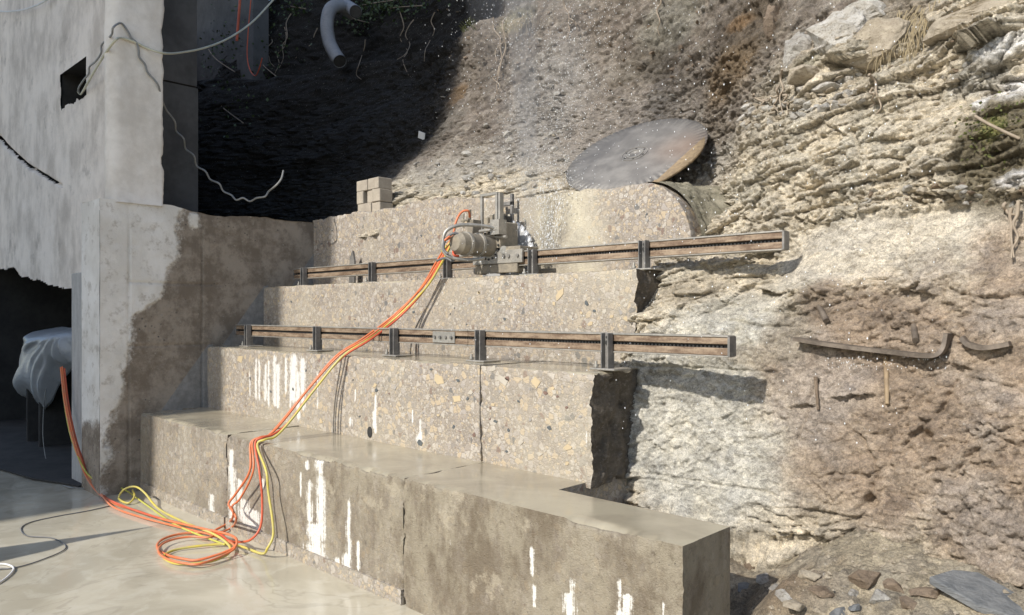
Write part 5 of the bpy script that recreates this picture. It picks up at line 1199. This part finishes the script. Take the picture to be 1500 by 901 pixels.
for i in range(1700):
    x = rr.uniform(-3.9, -.9); y = rr.uniform(3.0, 4.3); z = rr.uniform(1.0, 4.0)
    if y > rockY(x, z)-.05 or (y > Y4-.02 and z < 2.6): continue
    drop((x, y, z), rr.choice((.0015, .002, .0028, .0035)), rr.uniform(1, 2))
for i in range(70):   # drips under the bent steel bar
    px = rr.uniform(1215, 1395); p = on_rock(px, 522); drop((p.x, p.y-.06, p.z-rr.random()**2*.06), .0016, 3)
for i in range(900):
    h_ = rr.random()**1.3*.62; sp = .04+.28*h_
    drop((src.x+.05+rr.gauss(.22*h_, sp*.6), Y4-.02-abs(rr.gauss(0, .03+.05*h_)), src.z-.12+h_), rr.choice((.0012, .0018, .0024)), rr.uniform(2, 7))
me = mesh_np('water_droplets', dv, np.zeros((0, 4)), df)
o = link('water_droplets', me, 'water'); tag(o, 'spray of water droplets thrown up by the saw blade', 'water spray', kind='stuff')

n = NT('mist')
n.t.nodes.remove(n.out); n.out = n.n('OutputMaterial')
g = n.n('NewGeometry').outputs['Position']
pv = n.n('VolumePrincipled'); pv.inputs['Color'].default_value = (.95, .95, .95, 1); pv.inputs['Anisotropy'].default_value = .2
pv.inputs['Density'].default_value = .25
n.t.links.new(pv.outputs[0], n.out.inputs['Volume'])
M['mist'] = n.m
mm = MB(); rings = 14; k = 20; vs_ = []
for i in range(rings):
    t = i/(rings-1); h_ = t*3.4; cx = src.x-.02+.12*h_; rx_ = .10+.32*h_*(1-.35*t); ry_ = .05+.11*h_
    for j in range(k):
        an = 2*math.pi*j/k; q = 1+.18*float(vn(np.array([math.cos(an)*1.5]), np.array([math.sin(an)*1.5]), np.array([h_*1.3]), 3)[0])
        vs_.append((cx+rx_*q*math.cos(an), src.y-.12-.10*h_+ry_*q*math.sin(an), src.z-.05+h_))
mm.add(vs_, [(i*k+j, i*k+(j+1) % k, (i+1)*k+(j+1) % k, (i+1)*k+j) for i in range(rings-1) for j in range(k)]+[tuple(range(k))[::-1], tuple(range((rings-1)*k, rings*k))], True)
m2 = M['mist'].copy(); m2.name = 'mist_core'; M['mist_core'] = m2
for nd in m2.node_tree.nodes:
    if nd.type == 'PRINCIPLED_VOLUME': nd.inputs['Density'].default_value = 1.6
mc = MB(); vs2 = []
for i in range(rings):
    t = i/(rings-1); h_ = t*3.4; cx = src.x+.02+.03*h_; r_ = .05+.055*h_
    for j in range(k):
        an = 2*math.pi*j/k; q = 1+.35*float(vn(np.array([math.cos(an)*1.5]), np.array([math.sin(an)*1.5]), np.array([h_*2.3]), 5)[0])
        vs2.append((cx+r_*q*math.cos(an), src.y-.10-.10*h_+r_*.6*q*math.sin(an), src.z-.06+h_))
mc.add(vs2, [(i*k+j, i*k+(j+1) % k, (i+1)*k+(j+1) % k, (i+1)*k+j) for i in range(rings-1) for j in range(k)]+[tuple(range(k))[::-1], tuple(range((rings-1)*k, rings*k))], True)
m3 = M['mist'].copy(); m3.name = 'mist_splash'; M['mist_splash'] = m3
for nd in m3.node_tree.nodes:
    if nd.type == 'PRINCIPLED_VOLUME': nd.inputs['Density'].default_value = 2.4
for q_, (x_a, sl_, wd_, ht_, lab_) in enumerate(((.00, .05, .10, .52, 'white jet of water leaping straight up beside the saw blade'), (.06, .42, .07, .44, 'slanting white jet of water right of the saw blade'), (.14, .75, .05, .30, 'low spray of water furthest right of the saw blade'))):
    ms = MB(); vs3 = []
    for i in range(rings):
        t = i/(rings-1); h_ = ht_*t; r_ = (.03+wd_*t)*(1-.75*max(0, t-.6)/.4)
        for j in range(k):
            an = 2*math.pi*j/k; q = 1+.55*float(vn(np.array([math.cos(an)*1.7+q_*5]), np.array([math.sin(an)*1.7]), np.array([h_*9]), 5)[0])
            vs3.append((src.x+.03+x_a+sl_*h_+r_*q*math.cos(an), Y4-.035+.026*q*math.sin(an), src.z-.16+h_))
    ms.add(vs3, [(i*k+j, i*k+(j+1) % k, (i+1)*k+(j+1) % k, (i+1)*k+j) for i in range(rings-1) for j in range(k)]+[tuple(range(k))[::-1], tuple(range((rings-1)*k, rings*k))], True)
    tag(ms.build('water_jet', 'mist_splash'), lab_, 'water jet', kind='stuff')
tag(mc.build('water_mist', 'mist_core'), 'narrow dense column of water mist straight above the saw blade', 'mist', kind='stuff')
tag(mm.build('water_mist', 'mist'), 'thin veil of water mist rising from the saw blade', 'mist', kind='stuff')
